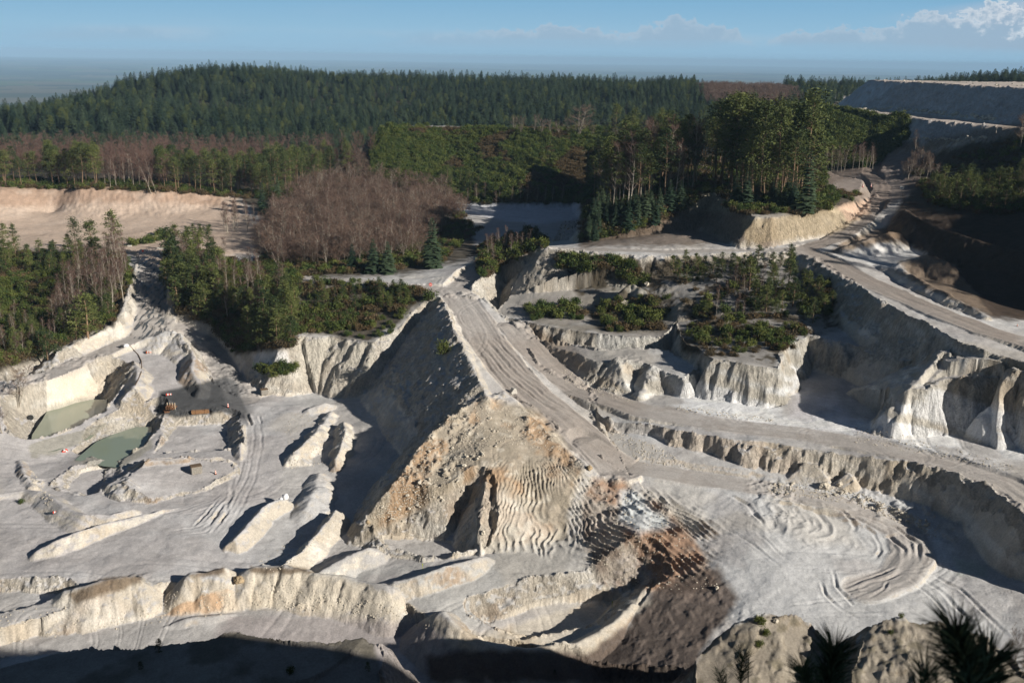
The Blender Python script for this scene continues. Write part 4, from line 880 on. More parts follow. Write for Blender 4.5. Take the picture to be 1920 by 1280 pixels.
def scatter(name, pts, prot, label, cat, sc_lo, sc_hi, wide=1.0, seed=0, size=None):
    """growth nobody could count: ONE object whose points carry the plants"""
    me = bpy.data.meshes.new(name); me.from_pydata([tuple(p) for p in pts], [], [])
    o = link(name, me); tag(o, label, cat, kind='stuff')
    if size is not None: me.attributes.new('size', 'FLOAT', 'POINT').data.foreach_set('value', np.asarray(size, np.float32))
    ng = bpy.data.node_groups.new(name + '_nodes', 'GeometryNodeTree'); ng.interface.new_socket('Geometry', in_out='INPUT', socket_type='NodeSocketGeometry'); ng.interface.new_socket('Geometry', in_out='OUTPUT', socket_type='NodeSocketGeometry')
    N, L = ng.nodes, ng.links; gi = N.new('NodeGroupInput'); go = N.new('NodeGroupOutput'); jn = N.new('GeometryNodeJoinGeometry')
    rv = N.new('FunctionNodeRandomValue'); rv.data_type = 'INT'; rv.inputs['Min'].default_value = 0; rv.inputs['Max'].default_value = len(prot) - 1; rv.inputs['Seed'].default_value = seed
    for i, (cr, tr) in enumerate(prot):
        cmp_ = N.new('FunctionNodeCompare'); cmp_.data_type = 'INT'; cmp_.operation = 'EQUAL'; L.new(rv.outputs[2], cmp_.inputs[2]); cmp_.inputs[3].default_value = i
        ob = bpy.data.objects.new(name + '_source', cr)       # not linked into the scene: only a shape for the points
        oi = N.new('GeometryNodeObjectInfo'); oi.inputs['Object'].default_value = ob; oi.inputs['As Instance'].default_value = True
        ip = N.new('GeometryNodeInstanceOnPoints'); L.new(gi.outputs[0], ip.inputs['Points']); L.new(cmp_.outputs[0], ip.inputs['Selection']); L.new(oi.outputs['Geometry'], ip.inputs['Instance'])
        rr_ = N.new('FunctionNodeRandomValue'); rr_.data_type = 'FLOAT_VECTOR'; rr_.inputs[0].default_value = (0, 0, 0); rr_.inputs[1].default_value = (.06, .06, 6.28); L.new(rr_.outputs[0], ip.inputs['Rotation'])
        rs = N.new('FunctionNodeRandomValue'); rs.data_type = 'FLOAT'; rs.inputs[2].default_value = sc_lo; rs.inputs[3].default_value = sc_hi; rs.inputs['Seed'].default_value = seed + 9
        cx = N.new('ShaderNodeCombineXYZ'); mw = N.new('ShaderNodeMath'); mw.operation = 'MULTIPLY'; mw.inputs[1].default_value = wide
        sz = rs.outputs[1]
        if size is not None:
            na_ = N.new('GeometryNodeInputNamedAttribute'); na_.data_type = 'FLOAT'; na_.inputs['Name'].default_value = 'size'; ms = N.new('ShaderNodeMath'); ms.operation = 'MULTIPLY'; L.new(rs.outputs[1], ms.inputs[0]); L.new(na_.outputs['Attribute'], ms.inputs[1]); sz = ms.outputs[0]
        L.new(sz, mw.inputs[0]); L.new(mw.outputs[0], cx.inputs[0]); L.new(mw.outputs[0], cx.inputs[1]); L.new(sz, cx.inputs[2]); L.new(cx.outputs[0], ip.inputs['Scale'])
        L.new(ip.outputs[0], jn.inputs[0])
    L.new(jn.outputs[0], go.inputs[0]); md = o.modifiers.new('growth', 'NODES'); md.node_group = ng
    return o

# ---- the conifer forest on the hill: front trees each on their own, the mass behind as one wood
fp_ = []
for r in np.arange(560, 1180, 7.4):
    step = 7.4
    for a in np.arange(-.56, .56, step / r):
        aa = a + random.uniform(-.4, .4) * step / r; q = r + random.uniform(-2.4, 2.4); x, y = q * math.sin(aa), q * math.cos(aa); fp_.append((x, y))
fp_ = np.array(fp_); FX, FY = fp_[:, 0], fp_[:, 1]; fr = np.hypot(FX, FY)
fj = np.clip(np.round((np.arctan2(FX, FY) - az[0]) / (az[1] - az[0])).astype(int), 0, NA - 1); fi = np.clip(np.searchsorted(rr, fr), 1, len(rr) - 1); FZ = Hh[fi, fj]
FU, FV = PX(FX, FY, FZ)
def pin(poly): return inside(FU, FV, np.array([[a, b, 0] for a, b in poly], float))
keep = ~pin([(1285,140),(1400,152),(1490,178),(1505,200),(1560,215),(1700,262),(1960,300),(1960,170),(1620,172),(1540,205),(1400,225),(1330,205)]) & (FU > -150) & (FU < 2080)
keep &= ~((FX > 150) & (FY < 545)) & ~((FU > 1540) & (fr < 620));  keep &= ~((FU > 1100) & (FV > 250)) & ~((FU > 690) & (FU < 1150) & (fr < 590))
thin = fbm(FX, FY, 60, 3, 301); keep &= ~((thin > .38) & (rng.uniform(size=len(FX)) > .35))
FX, FY, FZ, FU, FV, fr = [q[keep] for q in (FX, FY, FZ, FU, FV, fr)]
# how much shows: hidden if a nearer tree line covers it; the front rows show largest
order = np.argsort(fr + rng.uniform(0, 12, len(fr)) + 400 * ((FU < -60) | (FU > 1980)) + 250 * ((FU > 700) & (FU < 1130) & (fr < 640)) + 150 * ((FU > 1130) & (FU < 1560)))
front = order[:300]; rest = order[300:]
for i in front: plant('spruce', FX[i], FY[i], FZ[i], random.uniform(10, 16.5), 'dark green spruce in the front rows of the hill forest', 'spruces along the front of the hill forest', random.uniform(1.05, 1.4))
print('forest', len(rest))
scatter('conifer_forest', np.stack([FX[rest], FY[rest], FZ[rest]], 1), P_SPR + [(P_PIN[i][0], None) for i in (1, 3)], 'dense dark conifer forest covering the far hill', 'forest', .5, .88, 1.3, 3, size=np.clip(.82 + .45 * fbm(FX[rest], FY[rest], 70, 3, 311), .5, 1.1))

# ---- birch and pine belt below the forest, left
belt = [(-30,292),(640,300),(690,330),(640,352),(470,372),(300,362),(150,350),(-30,352)]
pts = inpoly_samples([(-30,286),(700,290),(700,338),(560,352),(470,366),(300,356),(150,346),(-30,350)], 2600, 2.6, 380)
scatter('birch_belt', pts[::2], P_BIR, 'purple brown bare birch wood between the forest and the pink clay pit', 'birch wood', .75, 1.1, 1.1, 5)
fill('pine', [(-20,345),(60,345),(100,350),(-20,352)], 20, 3.0, (11,16), 'green pine at the far left end of the belt above the pink pit', 'pines at the left end of the belt', 350)
fill('pine', [(90,345),(190,346),(190,353),(100,353)], 22, 2.8, (14,18), 'green pine in the clump above the rust coloured bank', 'pines in the clump above the rust bank', 350)
fill('pine', [(280,330),(470,340),(520,375),(430,368),(300,364)], 62, 2.8, (12,16), 'olive green pine in the stand right of the leaning birches', 'pines right of the leaning birches', 350)
fill('pine', [(480,330),(680,325),(650,345),(540,362),(480,372)], 62, 3.2, (12,17), 'olive green pine between the forest and the bare thicket', 'pines behind the bare thicket', 330)
fill('birch', [(190,346),(285,346),(285,356),(200,354)], 18, 2.4, (10,13), 'white stemmed birch at the edge of the pink pit', 'birches at the edge of the pink pit', 350)
for a, b, h, l in ((284,364,52,'left'), (292,366,60,'right')):
    o = one('birch', a, b, h, 'pale birch leaning left beside the pine stand, %s one of the pair' % l); o.rotation_euler = (0, -.28, 0)
one('spruce', 492, 402, 56, 'dark spruce at the right end of the pink pit, left of two'); one('spruce', 522, 398, 60, 'dark spruce at the right end of the pink pit, right of two')
fill('pine', [(475,375),(540,365),(560,400),(500,415)], 7, 3, (8,11), 'short dark pine behind the bare birches at the end of the pink pit', 'pines at the end of the pink pit')
fill('birch', [(415,425),(475,420),(480,438),(425,440)], 12, 1.6, (8,11), 'slim bare birch at the right edge of the pink pit', 'birches at the right edge of the pink pit')
# ---- bare thicket mound in the middle
TH = [(470,500),(520,400),(570,370),(660,352),(760,355),(850,378),(870,402),(830,430),(810,460),(760,500),(650,512),(540,515)]
pts = inpoly_samples([(480,470),(530,385),(600,352),(700,345),(830,366),(880,400),(840,430),(800,480),(640,500),(520,505)], 900, 1.6, 250)
print('thicket', len(pts)); random.shuffle(pts)
for p in pts[:230]: plant('bare_tree', p[0], p[1], p[2], random.uniform(5.5, 10.5), 'leafless tree of the brown thicket left of the white puddled flat', 'bare trees of the brown thicket', 1.15)
for p in pts[230:272]: plant('birch', p[0], p[1], p[2], random.uniform(9, 12), 'thin reddish birch inside the brown thicket', 'birches inside the brown thicket')
pr = [(c, t) for c, t in P_BAR]
scatter('thicket_undergrowth', pts[272:], pr, 'dense brown bare undergrowth of the thicket', 'undergrowth', .45, .85, 1.4, 11)
one('spruce', 810, 503, 92, 'tall bright green spruce at the right foot of the brown thicket', wide=1.2)
one('spruce', 700, 512, 62, 'green spruce at the foot of the brown thicket, left of two', wide=1.3); one('spruce', 728, 512, 58, 'green spruce at the foot of the brown thicket, right of two', wide=1.4)
one('spruce', 660, 508, 50, 'small dark spruce under the bare trees of the thicket', wide=1.3)
# ---- green mounds
def on_land(poly, n, rmin, rmax=1e9):
    P = np.array([[a, b, 0] for a, b in poly], float); g = []
    for _ in range(n * 6):
        px = random.uniform(P[:, 0].min(), P[:, 0].max()); py = random.uniform(P[:, 1].min(), P[:, 1].max())
        if inside(np.array([px]), np.array([py]), P)[0]:
            p, r = hit(px, py)
            if rmin < r < rmax: g.append(p)
        if len(g) >= n: break
    return g
g1 = on_land([(700,262),(722,240),(1150,243),(1150,384),(900,384),(860,370),(690,345)], 5200, 400)
k = fbm(np.array([p[0] for p in g1]), np.array([p[1] for p in g1]), 14, 3, 5)
scatter('broom_cover', [p for p, q in zip(g1, k) if q < .2], P_BUS, 'deep green broom covering the flat topped mound', 'broom', .7, 1.7, 1.05, 21)
scatter('dry_heath_cover', [p for p, q in zip(g1, k) if q >= .1], P_HEA, 'dry brown heath in patches on the flat topped mound', 'heath', .8, 1.6, 1.2, 22)
g2 = on_land([(1530,200),(1560,205),(1640,222),(1700,235),(1700,262),(1640,312),(1560,318),(1540,290)], 2600, 330, 560)
scatter('broom_slope', g2, P_BUS, 'bright green broom slope at the foot of the grey spoil heap', 'broom', .9, 2.0, 1.0, 23)
fill('pine', [(740,335),(900,345),(890,372),(760,352)], 16, 3, (5,8), 'small pine at the foot of the green mound', 'small pines at the foot of the green mound', 380)
fill('birch', [(870,378),(1060,383),(1060,386),(880,386)], 12, 3, (6,9), 'pale bare birch at the edge of the white puddled flat', 'birches at the edge of the white flat', 380)
one('bare_tree', 1085, 262, 56, 'round grey crowned bare tree above the green mound', wide=1.9)
fill('bare_tree', [(960,250),(1060,252),(1180,262),(1160,262),(960,258)], 12, 4, (6,9), 'low bare tree on the rim behind the green mound', 'bare trees behind the green mound', 450)
# ---- brown bare wood on the far right hill
g3 = on_land([(1290,150),(1400,160),(1490,182),(1500,205),(1400,215),(1330,205)], 1500, 560)
scatter('far_bare_wood', g3, P_BAR, 'purple brown leafless wood on the far hill left of the spoil heap', 'bare wood', .7, 1.0, 1.6, 31)
# ---- pine grove on the knoll
fill('birch', [(1110,400),(1170,395),(1290,375),(1320,350),(1200,350),(1120,370)], 32, 2.4, (15,22), 'bare birch at the left side of the pine grove on the knoll', 'birches left of the pine grove', 200)
fill('pine', [(1110,395),(1200,390),(1290,372),(1320,345),(1230,330),(1120,350)], 44, 3.0, (14,24), 'dark pine at the shaded left side of the grove', 'pines at the left side of the grove', 200)
fill('pine', [(1330,352),(1400,378),(1500,395),(1530,380),(1500,345),(1340,335)], 44, 3.0, (19,29), 'tall pine of the grove above the yellow cut bank', 'tall pines of the grove', 200)
fill('spruce', [(1360,385),(1500,398),(1530,392),(1400,370)], 9, 2.4, (7,11), 'young spruce under the tall pines of the grove', 'young spruces under the grove', 200, wide=1.2)
one('spruce', 1510, 402, 108, 'broad green spruce at the right end of the grove', wide=1.05); one('pine', 1512, 382, 195, 'tallest pine at the right end of the grove, its bark lit red brown')
fill('spruce', [(1100,455),(1180,440),(1290,400),(1270,385),(1120,400)], 30, 2.4, (4,9), 'dark young spruce on the shaded bank below the birches', 'young spruces on the shaded bank', 200, wide=1.3)
fill('pine', [(1140,270),(1320,270),(1480,300),(1480,320),(1200,320)], 44, 4, (13,20), 'pine standing behind the grove on the knoll', 'pines behind the grove', 300)
fill('birch', [(1540,318),(1640,312),(1640,318),(1560,326)], 22, 1.8, (7,10), 'slim bare birch along the foot of the broom slope', 'birches along the broom slope', 250)
fill('bush', [(1395,402),(1530,402),(1610,375),(1560,360),(1400,380)], 30, 1.4, (1.5,3), 'dark shrub along the top of the yellow cut bank', 'shrubs on the yellow cut bank', 200)
# ---- left clusters
fill('young_pine', [(-20,480),(90,480),(200,470),(215,480),(100,520),(-20,520)], 34, 2.4, (4,7), 'green pine in the row behind the small side pit', 'pines behind the side pit', 150)
fill('birch', [(110,560),(230,470),(255,490),(235,560),(205,600),(110,650),(95,620)], 60, 1.8, (8,12), 'bare reddish birch left of the haul road', 'birches left of the haul road', 150)
fill('young_pine', [(110,610),(220,560),(210,606),(115,652)], 16, 2.2, (5,8), 'green young pine left of the haul road', 'young pines left of the haul road', 150)
fill('young_pine', [(-10,620),(70,610),(110,650),(60,682),(-10,690)], 18, 2.0, (4,7), 'green young pine at the left edge above the pit road', 'young pines above the pit road', 150)
fill('birch', [(-10,600),(100,600),(130,640),(30,680),(-10,680)], 16, 2.0, (5,8), 'bare birch at the left edge above the pit road', 'birches above the pit road', 150)
one('young_pine', 220, 470, 66, 'lone dark pine standing on the pink clay left of the road head'); one('young_pine', 178, 482, 60, 'dark pine behind the birches, right of two on the clay'); one('pine', 147, 492, 74, 'taller pine behind the birches, left of two on the clay')
one('young_pine', 26, 462, 36, 'thin pine on the clay bank at the far left'); one('young_pine', 5, 466, 40, 'pine cut by the left edge on the clay bank')
one('young_pine', 165, 632, 70, 'bright green pine at the bend of the pit road', wide=1.4); one('young_pine', 90, 676, 52, 'bright green pine low on the bank of the pit road', wide=1.3)
fill('young_pine', [(308,480),(360,470),(420,520),(440,600),(400,612),(345,600),(312,540)], 50, 2.0, (6,10), 'dark green pine right of the wet haul road', 'pines right of the wet haul road', 150)
fill('birch', [(330,480),(480,520),(540,560),(500,620),(400,610),(340,580)], 46, 2.2, (6,10), 'bare brown birch on the wooded bank right of the haul road', 'birches on the wooded bank', 150)
fill('young_pine', [(455,600),(545,545),(560,610),(545,655),(470,662)], 34, 2.0, (5.5,9), 'bright green pine above the white outcrop', 'pines above the white outcrop', 150)
fill('young_pine', [(540,545),(740,545),(800,560),(750,585),(600,590)], 32, 1.8, (2.2,4.6), 'young pine on the flat above the lit clay cliff', 'young pines above the lit cliff', 150)
fill('bush', [(560,590),(700,600),(760,590),(730,630),(690,638),(575,625)], 34, 1.2, (.9,1.8), 'low broom bush along the top of the lit clay cliff', 'bushes along the lit cliff', 150)
fill('heath', [(560,575),(700,590),(700,615),(575,610)], 40, 1.2, (.7,1.2), 'dry heath tuft on the flat above the lit clay cliff', 'heath above the lit cliff')
one('bush', 808, 562, 20, 'green bush at the foot of the round red and white sign'); one('bush', 832, 662, 22, 'yellow green bush high on the shaded side of the causeway')
one('bare_tree', 35, 768, 62, 'grey bare bush beside the green pond at the left edge', wide=1.3); one('bare_tree', 4, 812, 50, 'reddish bare bush cut by the left edge below the pond', wide=1.2)
fill('bush', [(480,695),(555,690),(550,705),(490,708)], 16, 1, (1.2,2.2), 'dark bush in the hollow of the white outcrop', 'bushes in the white outcrop')
fill('bush', [(232,462),(300,438),(320,450),(250,462)], 14, 1.5, (1.5,2.6), 'dark bush on the small bank by the road head', 'bushes on the bank by the road head'); fill('young_pine', [(340,440),(395,438),(400,452),(345,462)], 12, 2, (3,5), 'young pine at the head of the wet haul road', 'young pines at the road head')
# ---- middle slope
fill('bush', [(1050,486),(1180,500),(1220,530),(1200,535),(1060,505)], 26, 1.3, (1.6,3.0), 'green broom bush on the rim of the upper shelf, left of the pale outcrop', 'broom on the left rim')
fill('bush', [(985,580),(1080,570),(1090,598),(1000,602)], 16, 1.2, (1.4,2.6), 'yellow green broom on the small ledge beside the causeway gully', 'broom on the gully ledge')
fill('bush', [(1120,582),(1240,570),(1245,618),(1130,618)], 24, 1.2, (1.6,2.8), 'green broom on the shelf above the white cliff', 'broom above the white cliff')
fill('young_pine', [(1400,500),(1440,490),(1560,540),(1580,600),(1500,610),(1400,600)], 30, 2.2, (3.5,7), 'young pine in the dark hollow below the upper road', 'young pines in the hollow')
fill('young_pine', [(1260,500),(1400,495),(1420,530),(1270,535)], 24, 2.0, (3,5), 'dark young pine under the shaded upper bank', 'young pines under the upper bank')
fill('bush', [(1290,560),(1560,560),(1580,620),(1480,640),(1300,625)], 26, 1.3, (1.2,2.6), 'broom bush among the young pines of the shelf', 'broom on the middle shelf')
fill('bush', [(1280,618),(1480,628),(1490,655),(1400,672),(1310,655)], 28, 1.2, (1.2,2.2), 'broom bush on the lower shelf above the fluted cliff', 'broom above the fluted cliff')
fill('heath', [(1280,600),(1500,610),(1490,660),(1330,672)], 50, 1.2, (.8,1.4), 'dry tuft on the lower shelf', 'dry tufts on the lower shelf')
fill('birch', [(1390,520),(1480,560),(1420,600),(1330,600)], 14, 2, (4,7), 'thin bare birch among the young pines of the shelf', 'birches on the middle shelf')
one('young_pine', 1322, 598, 34, 'upright yellow green young pine on the pale outcrop'); one('young_pine', 1405, 545, 60, 'tallest young pine on the middle slope')
fill('bush', [(900,470),(990,430),(1010,450),(1000,480),(930,520),(900,530)], 20, 1.5, (1.8,3.2), 'dark shrub on the shaded bank beside the causeway head', 'shrubs on the shaded bank'); fill('birch', [(905,480),(1000,430),(990,470),(920,500)], 14, 2, (4,7), 'reddish bare birch above the causeway head', 'birches above the causeway head')
one('birch', 916, 486, 46, 'red twigged birch beside the shaded track', wide=1.3)
# ---- right hand thicket
fill('young_pine', [(1745,345),(1930,335),(1930,395),(1860,400),(1760,385)], 44, 2.4, (4,8), 'dark pine in the shaded thicket right of the road fork', 'pines in the right thicket', 150, 420)
fill('bare_tree', [(1690,330),(1740,300),(1760,340),(1720,345)], 14, 2.2, (5,8), 'grey bare tree on the bank right of the muddy road', 'bare trees right of the muddy road', 150, 420)
fill('bush', [(1690,330),(1780,300),(1930,260),(1930,330),(1760,345)], 30, 1.7, (1.4,2.8), 'olive shrub on the bank right of the muddy road', 'shrubs right of the muddy road', 150, 460)
fill('heath', [(1780,300),(1930,250),(1930,320),(1800,330)], 60, 1.6, (1,1.8), 'dry brown tuft on the dark bank', 'tufts on the dark bank', 150, 460)
one('birch', 1915, 372, 60, 'red twigged birch at the right edge in front of the dark thicket', wide=1.3); one('bare_tree', 1912, 280, 50, 'bare tree at the right edge by the pale track')
one('birch', 1716, 300, 46, 'small red birch at the foot of the spoil heap')
ug = []
for q, n_, a_, b_ in (([(-10,470),(110,480),(230,475),(250,520),(210,605),(110,652),(-10,695)], 1100, 150, 420), ([(308,475),(400,480),(560,520),(560,620),(545,655),(440,665),(400,610),(335,590)], 800, 150, 400), ([(1095,330),(1300,300),(1540,300),(1560,395),(1500,405),(1400,395),(1330,360),(1290,395),(1180,440),(1090,455)], 1300, 200, 420),
   ([(470,500),(520,470),(640,490),(860,400),(900,430),(820,500),(640,515),(520,520)], 700, 200, 420), ([(1720,345),(1930,330),(1930,400),(1860,405),(1740,385)], 600, 150, 420), ([(1270,500),(1560,530),(1580,610),(1480,650),(1290,620)], 90, 150, 300), ([(-10,335),(300,345),(480,362),(700,335),(700,345),(480,375),(300,362),(-10,352)], 700, 350, 480)):
    ug += on_land(q, n_, a_, b_)
for q, n_ in (([(985,580),(1090,570),(1100,600),(1000,604)], 30), ([(1110,560),(1250,560),(1250,625),(1125,622)], 60), ([(1040,480),(1180,495),(1230,530),(1180,530),(1050,505)], 70), ([(560,575),(700,590),(700,618),(570,625)], 200), ([(900,460),(1000,430),(1030,460),(940,500),(900,530)], 260), ([(1350,385),(1560,360),(1620,365),(1500,402),(1390,405)], 200), ([(560,525),(800,545),(760,590),(600,590)], 120)):
    ug += on_land(q, n_, 140, 420)
random.shuffle(ug)
scatter('pine_undergrowth', ug[::2], P_BUS, 'dark green undergrowth beneath the pines and birches', 'undergrowth', .7, 1.7, 1.0, 41)
scatter('bracken', ug[1::2], P_HEA, 'brown bracken and brambles beneath the trees', 'bracken', .8, 1.8, 1.1, 42)
for i, (x, y) in enumerate(((9, -3.6), (12.5, -7), (7, -3.2), (15, -6), (10, -6.5))): plant('pine', x, y, ground_z(x, y), 13, 'unseen pine added behind the viewpoint to shade the near shoots', 'unseen pines added behind the viewpoint')  # out of view, added to keep the sun off the near pine shoots
# ---- trees on the rim out of the picture, right: they throw the shade in its right side
for i in range(60):
    a = random.uniform(250, 335); r = random.uniform(38, 70); x, y = .857 * r + .515 * a, -.515 * r + .857 * a; z = ground_z(x, y); plant('pine', x, y, z, random.uniform(12, 16), 'pine on the rim beyond the right edge', 'pines beyond the right edge')
# small plants on the rock heads
one('bush', 1424, 1170, 16, 'bright yellow green gorse on the left rock head'); one('bush', 1436, 1190, 12, 'low green tuft on the left rock head'); one('bush', 1424, 1212, 12, 'lowest green tuft on the left rock head')
one('bush', 1690, 1158, 8, 'green tuft on the top edge of the right rock head'); one('bush', 1670, 1190, 8, 'small green tuft in the middle of the right rock head')
for i, (a, b) in enumerate(((1905,1240),(1885,1262),(1915,1270))): one('bare_tree', a, b, 60, ['thin bare twigs rising right of the rock head', 'thin bare twigs low at the right corner', 'thin bare twigs in the very corner'][i], wide=.7)
print('plants', COUNT, time.time() - T0)
# ------------------------------------------------------------------ small things
def paint_mat(name, col, rough=.6, var=.25, metal=0.0, scale=6):
    m, N, L, b = mat(name, rough, .3); b.inputs['Metallic'].default_value = metal
    mx = N.new('ShaderNodeMix'); mx.data_type = 'RGBA'; L.new(rng_(N, L, noise(N, L, scale, 5), .3, .7, 0, 1), mx.inputs[0])
    mx.inputs[6].default_value = tuple(c * (1 - var) for c in col) + (1,); mx.inputs[7].default_value = tuple(min(1, c * (1 + var)) for c in col) + (1,)
    L.new(mx.outputs[2], b.inputs['Base Color']); bp = N.new('ShaderNodeBump'); bp.inputs['Strength'].default_value = .3; bp.inputs['Distance'].default_value = .03; L.new(noise(N, L, scale * 2, 4), bp.inputs['Height']); L.new(bp.outputs[0], b.inputs['Normal'])
    return m
Q_red = paint_mat('red_plastic', (.62, .07, .045), .5); Q_white = paint_mat('white_plastic', (.78, .77, .74), .5, .08); Q_grey = paint_mat('galvanised_steel', (.42, .43, .44), .45, .2, .6)
Q_rust = paint_mat('rusty_steel', (.17, .085, .045), .85, .45); Q_wood = paint_mat('weathered_wood', (.27, .15, .075), .85, .3); Q_pale = paint_mat('pale_timber', (.55, .45, .33), .85, .2)
Q_crate = paint_mat('grey_board', (.27, .25, .22), .85, .3); Q_lid = paint_mat('dark_brown_lid', (.17, .12, .08), .85, .3); Q_conc = paint_mat('rough_concrete', (.48, .46, .42), .9, .2); Q_black = paint_mat('black_rubber', (.03, .03, .03), .7, .2)
Q_bag = paint_mat('white_woven_plastic', (.80, .81, .84), .6, .06); Q_yel = paint_mat('yellow_green_paint', (.45, .50, .08), .6, .15); Q_rock = paint_mat('pale_boulder', (.55, .50, .42), .95, .2, 0, 2.5); Q_rockd = paint_mat('ochre_boulder', (.40, .31, .20), .95, .3, 0, 2.5); Q_rust2 = paint_mat('orange_plastic', (.70, .17, .07), .5)
class MB:
    def __init__(s): s.b = bmesh.new()
    def box(s, c, d, rz=0, bev=.0, rx=0, ry=0):
        r = bmesh.ops.create_cube(s.b, size=1.0); M = Matrix.Translation(c) @ Matrix.Rotation(rz, 4, 'Z') @ Matrix.Rotation(ry, 4, 'Y') @ Matrix.Rotation(rx, 4, 'X') @ Matrix.Diagonal((*d, 1)); bmesh.ops.transform(s.b, matrix=M, verts=r['verts'])
        if bev:
            ed = list({e for v in r['verts'] for e in v.link_edges}); bmesh.ops.bevel(s.b, geom=ed, offset=bev, segments=1, affect='EDGES')
        return s
    def cyl(s, c, r1, r2, h, seg=14, M=None):
        r = bmesh.ops.create_cone(s.b, cap_ends=True, segments=seg, radius1=r1, radius2=r2, depth=h); m = Matrix.Translation(c) @ (M or Matrix()) ; bmesh.ops.transform(s.b, matrix=m, verts=r['verts']); return s
    def blob(s, c, d, seed=0, amp=.25, sub=2):
        r = bmesh.ops.create_icosphere(s.b, subdivisions=sub, radius=1.0); rg = random.Random(seed)
        from mathutils import noise as mn
        for v in r['verts']:
            k = 1 + amp * mn.noise(v.co * 1.6 + Vector((seed * 3.1, 0, 0))) + amp * .5 * mn.noise(v.co * 3.9 + Vector((0, seed, 0))); v.co = Vector((v.co.x * d[0] * k, v.co.y * d[1] * k, v.co.z * d[2] * k)) + Vector(c)
        return s
    def build(s, name, m, parent=None, sm=False):
        me = bpy.data.meshes.new(name); s.b.to_mesh(me); s.b.free(); me.materials.append(m)
        if sm: me.polygons.foreach_set('use_smooth', np.ones(len(me.polygons), bool))
        return link(name, me, parent)
def put(name, px, py, rz, label, cat, group=None, dz=0.0):
    p, r = hit(px, py); o = bpy.data.objects.new(name, None); COL.objects.link(o); o.location = (p[0], p[1], p[2] + dz); o.rotation_euler = (0, 0, rz); o.empty_display_size = .3
    tag(o, label, cat, group); o['m_per_px'] = math.hypot(r, H0 - p[2]) / F; return o
# wooden crates with lids
for px, py, s, l in ((495, 739, 13, 'grey board crate standing on the pit floor below the cliff shade'), (368, 886, 18, 'grey board crate with a brown lid on the raised pad beside an orange barrel')):
    t = put('crate', px, py, .5, l, 'crate', None); w = s * t['m_per_px']; h = w * .72
    b = MB(); b.box((0, 0, h * .5), (w, w * .75, h), 0, .03)
    for k in range(5):
        b.box((-w * .5 + w * (k + .5) / 5, -w * .375 - .02, h * .5), (w * .13, .04, h * .96)); b.box((w * .5 + .02, -w * .3 + w * .6 * k / 4, h * .5), (.04, w * .1, h * .96))
    b.build('body', Q_crate, t); MB().box((0, 0, h + .06), (w * 1.06, w * .82, .1), 0, .02).build('lid', Q_lid, t); MB().box((-w * .3, 0, -.02), (.14, w * .8, .12)).box((w * .3, 0, -.02), (.14, w * .8, .12)).build('skid', Q_pale, t)
# long rusty timber box on the dark pad
t = put('timber_stack', 376, 776, math.radians(14), 'long rust brown timber stack banded with straps on the dark pad', 'timber stack'); w = 31 * t['m_per_px']
for j in range(3):
    b = MB()
    for k in range(5): b.box((random.uniform(-.08, .08), -w * .09 + w * .18 * k / 4, .15 + .26 * j), (w * .95, w * .042, .22), 0, .015)
    b.build('timber_layer', Q_wood, t)
MB().box((-w * .25, 0, .42), (.07, w * .24, .86)).box((w * .25, 0, .42), (.07, w * .24, .86)).build('strap', Q_rust, t)
# rusty pipes held between pale posts
t = put('pipe_rack', 321, 768, math.radians(-6), 'rack of rusty pipes between pale upright posts on the dark pad', 'pipe rack'); u = t['m_per_px']; w = 14 * u
for k in range(4): MB().box((-w * .5 + w * k / 3, 0, .75), (.14, .14, 1.6), 0, .01).build('post', Q_pale, t)
for k in range(7): MB().cyl((-w * .42 + w * .84 * (k % 4) / 3, 0, .35 + .45 * (k // 4)), .17, .17, 2.1, 12, Matrix.Rotation(math.radians(90), 4, 'X')).build('pipe', Q_rust, t)
t = put('pipe_bundle', 311, 772, math.radians(30), 'low dark bundle of rusty pipes left of the pipe rack', 'pipe bundle')
for k in range(4): MB().cyl((-.4 + .3 * k, 0, .16), .15, .15, 1.9, 12, Matrix.Rotation(math.radians(90), 4, 'X')).build('pipe', Q_rust, t)
# red and white barrels (traffic markers)
def barrel(px, py, hpx, label, group=None, tip=None, mr=Q_red):
    t = put('traffic_barrel', px, py, random.uniform(0, 3), label, 'traffic barrel', group); h = hpx * t['m_per_px']; r = h * .2
    MB().cyl((0, 0, h * .04), r * 1.7, r * 1.6, h * .08).build('base', Q_black, t)
    for k in range(4): MB().cyl((0, 0, h * (.2 + .22 * k)), r * (1.1 - .08 * k), r * (1.04 - .08 * k), h * .22).build('red_band' if k % 2 == 0 else 'white_band', mr if k % 2 == 0 else Q_white, t)
    MB().cyl((0, 0, h * 1.0), r * .7, r * .35, h * .07).build('cap', mr, t)
    if tip is not None: t.rotation_euler = (math.radians(86), 0, tip); t.location.z += r * 1.2
    return t
barrel(428, 764, 7.5, 'red and white barrel standing alone at the right edge of the dark pad')
barrel(405, 889, 7, 'orange and white barrel beside the crate on the raised pad', mr=Q_rust2)
barrel(1618, 352, 6, 'red and white barrel by the puddle at the road fork, left of two'); barrel(1632, 352, 6, 'red and white barrel by the puddle at the road fork, right of two')
barrel(275, 664, 9, 'fallen orange marker lying on the small yard above the ponds', tip=1.4, mr=Q_rust2); barrel(98, 963, 9, 'fallen red marker lying on the pit floor at the far left', tip=1.9)
barrel(310, 743, 10, 'fallen red and white barrier tube behind the pipe rack', tip=1.7); barrel(1908, 612, 4, 'tiny orange marker beside the upper road at the right edge', mr=Q_rust2)
t = put('marker_heap', 122, 849, .3, 'small heap of red and white plastic barriers between the two ponds', 'barrier heap')
for k in range(3): MB().box((.25 * k - .3, .12 * k, .2 + .12 * k), (.75, .22, .3), .5 * k, .05, ry=.4 * k).build('barrier', Q_red if k != 1 else Q_white, t)
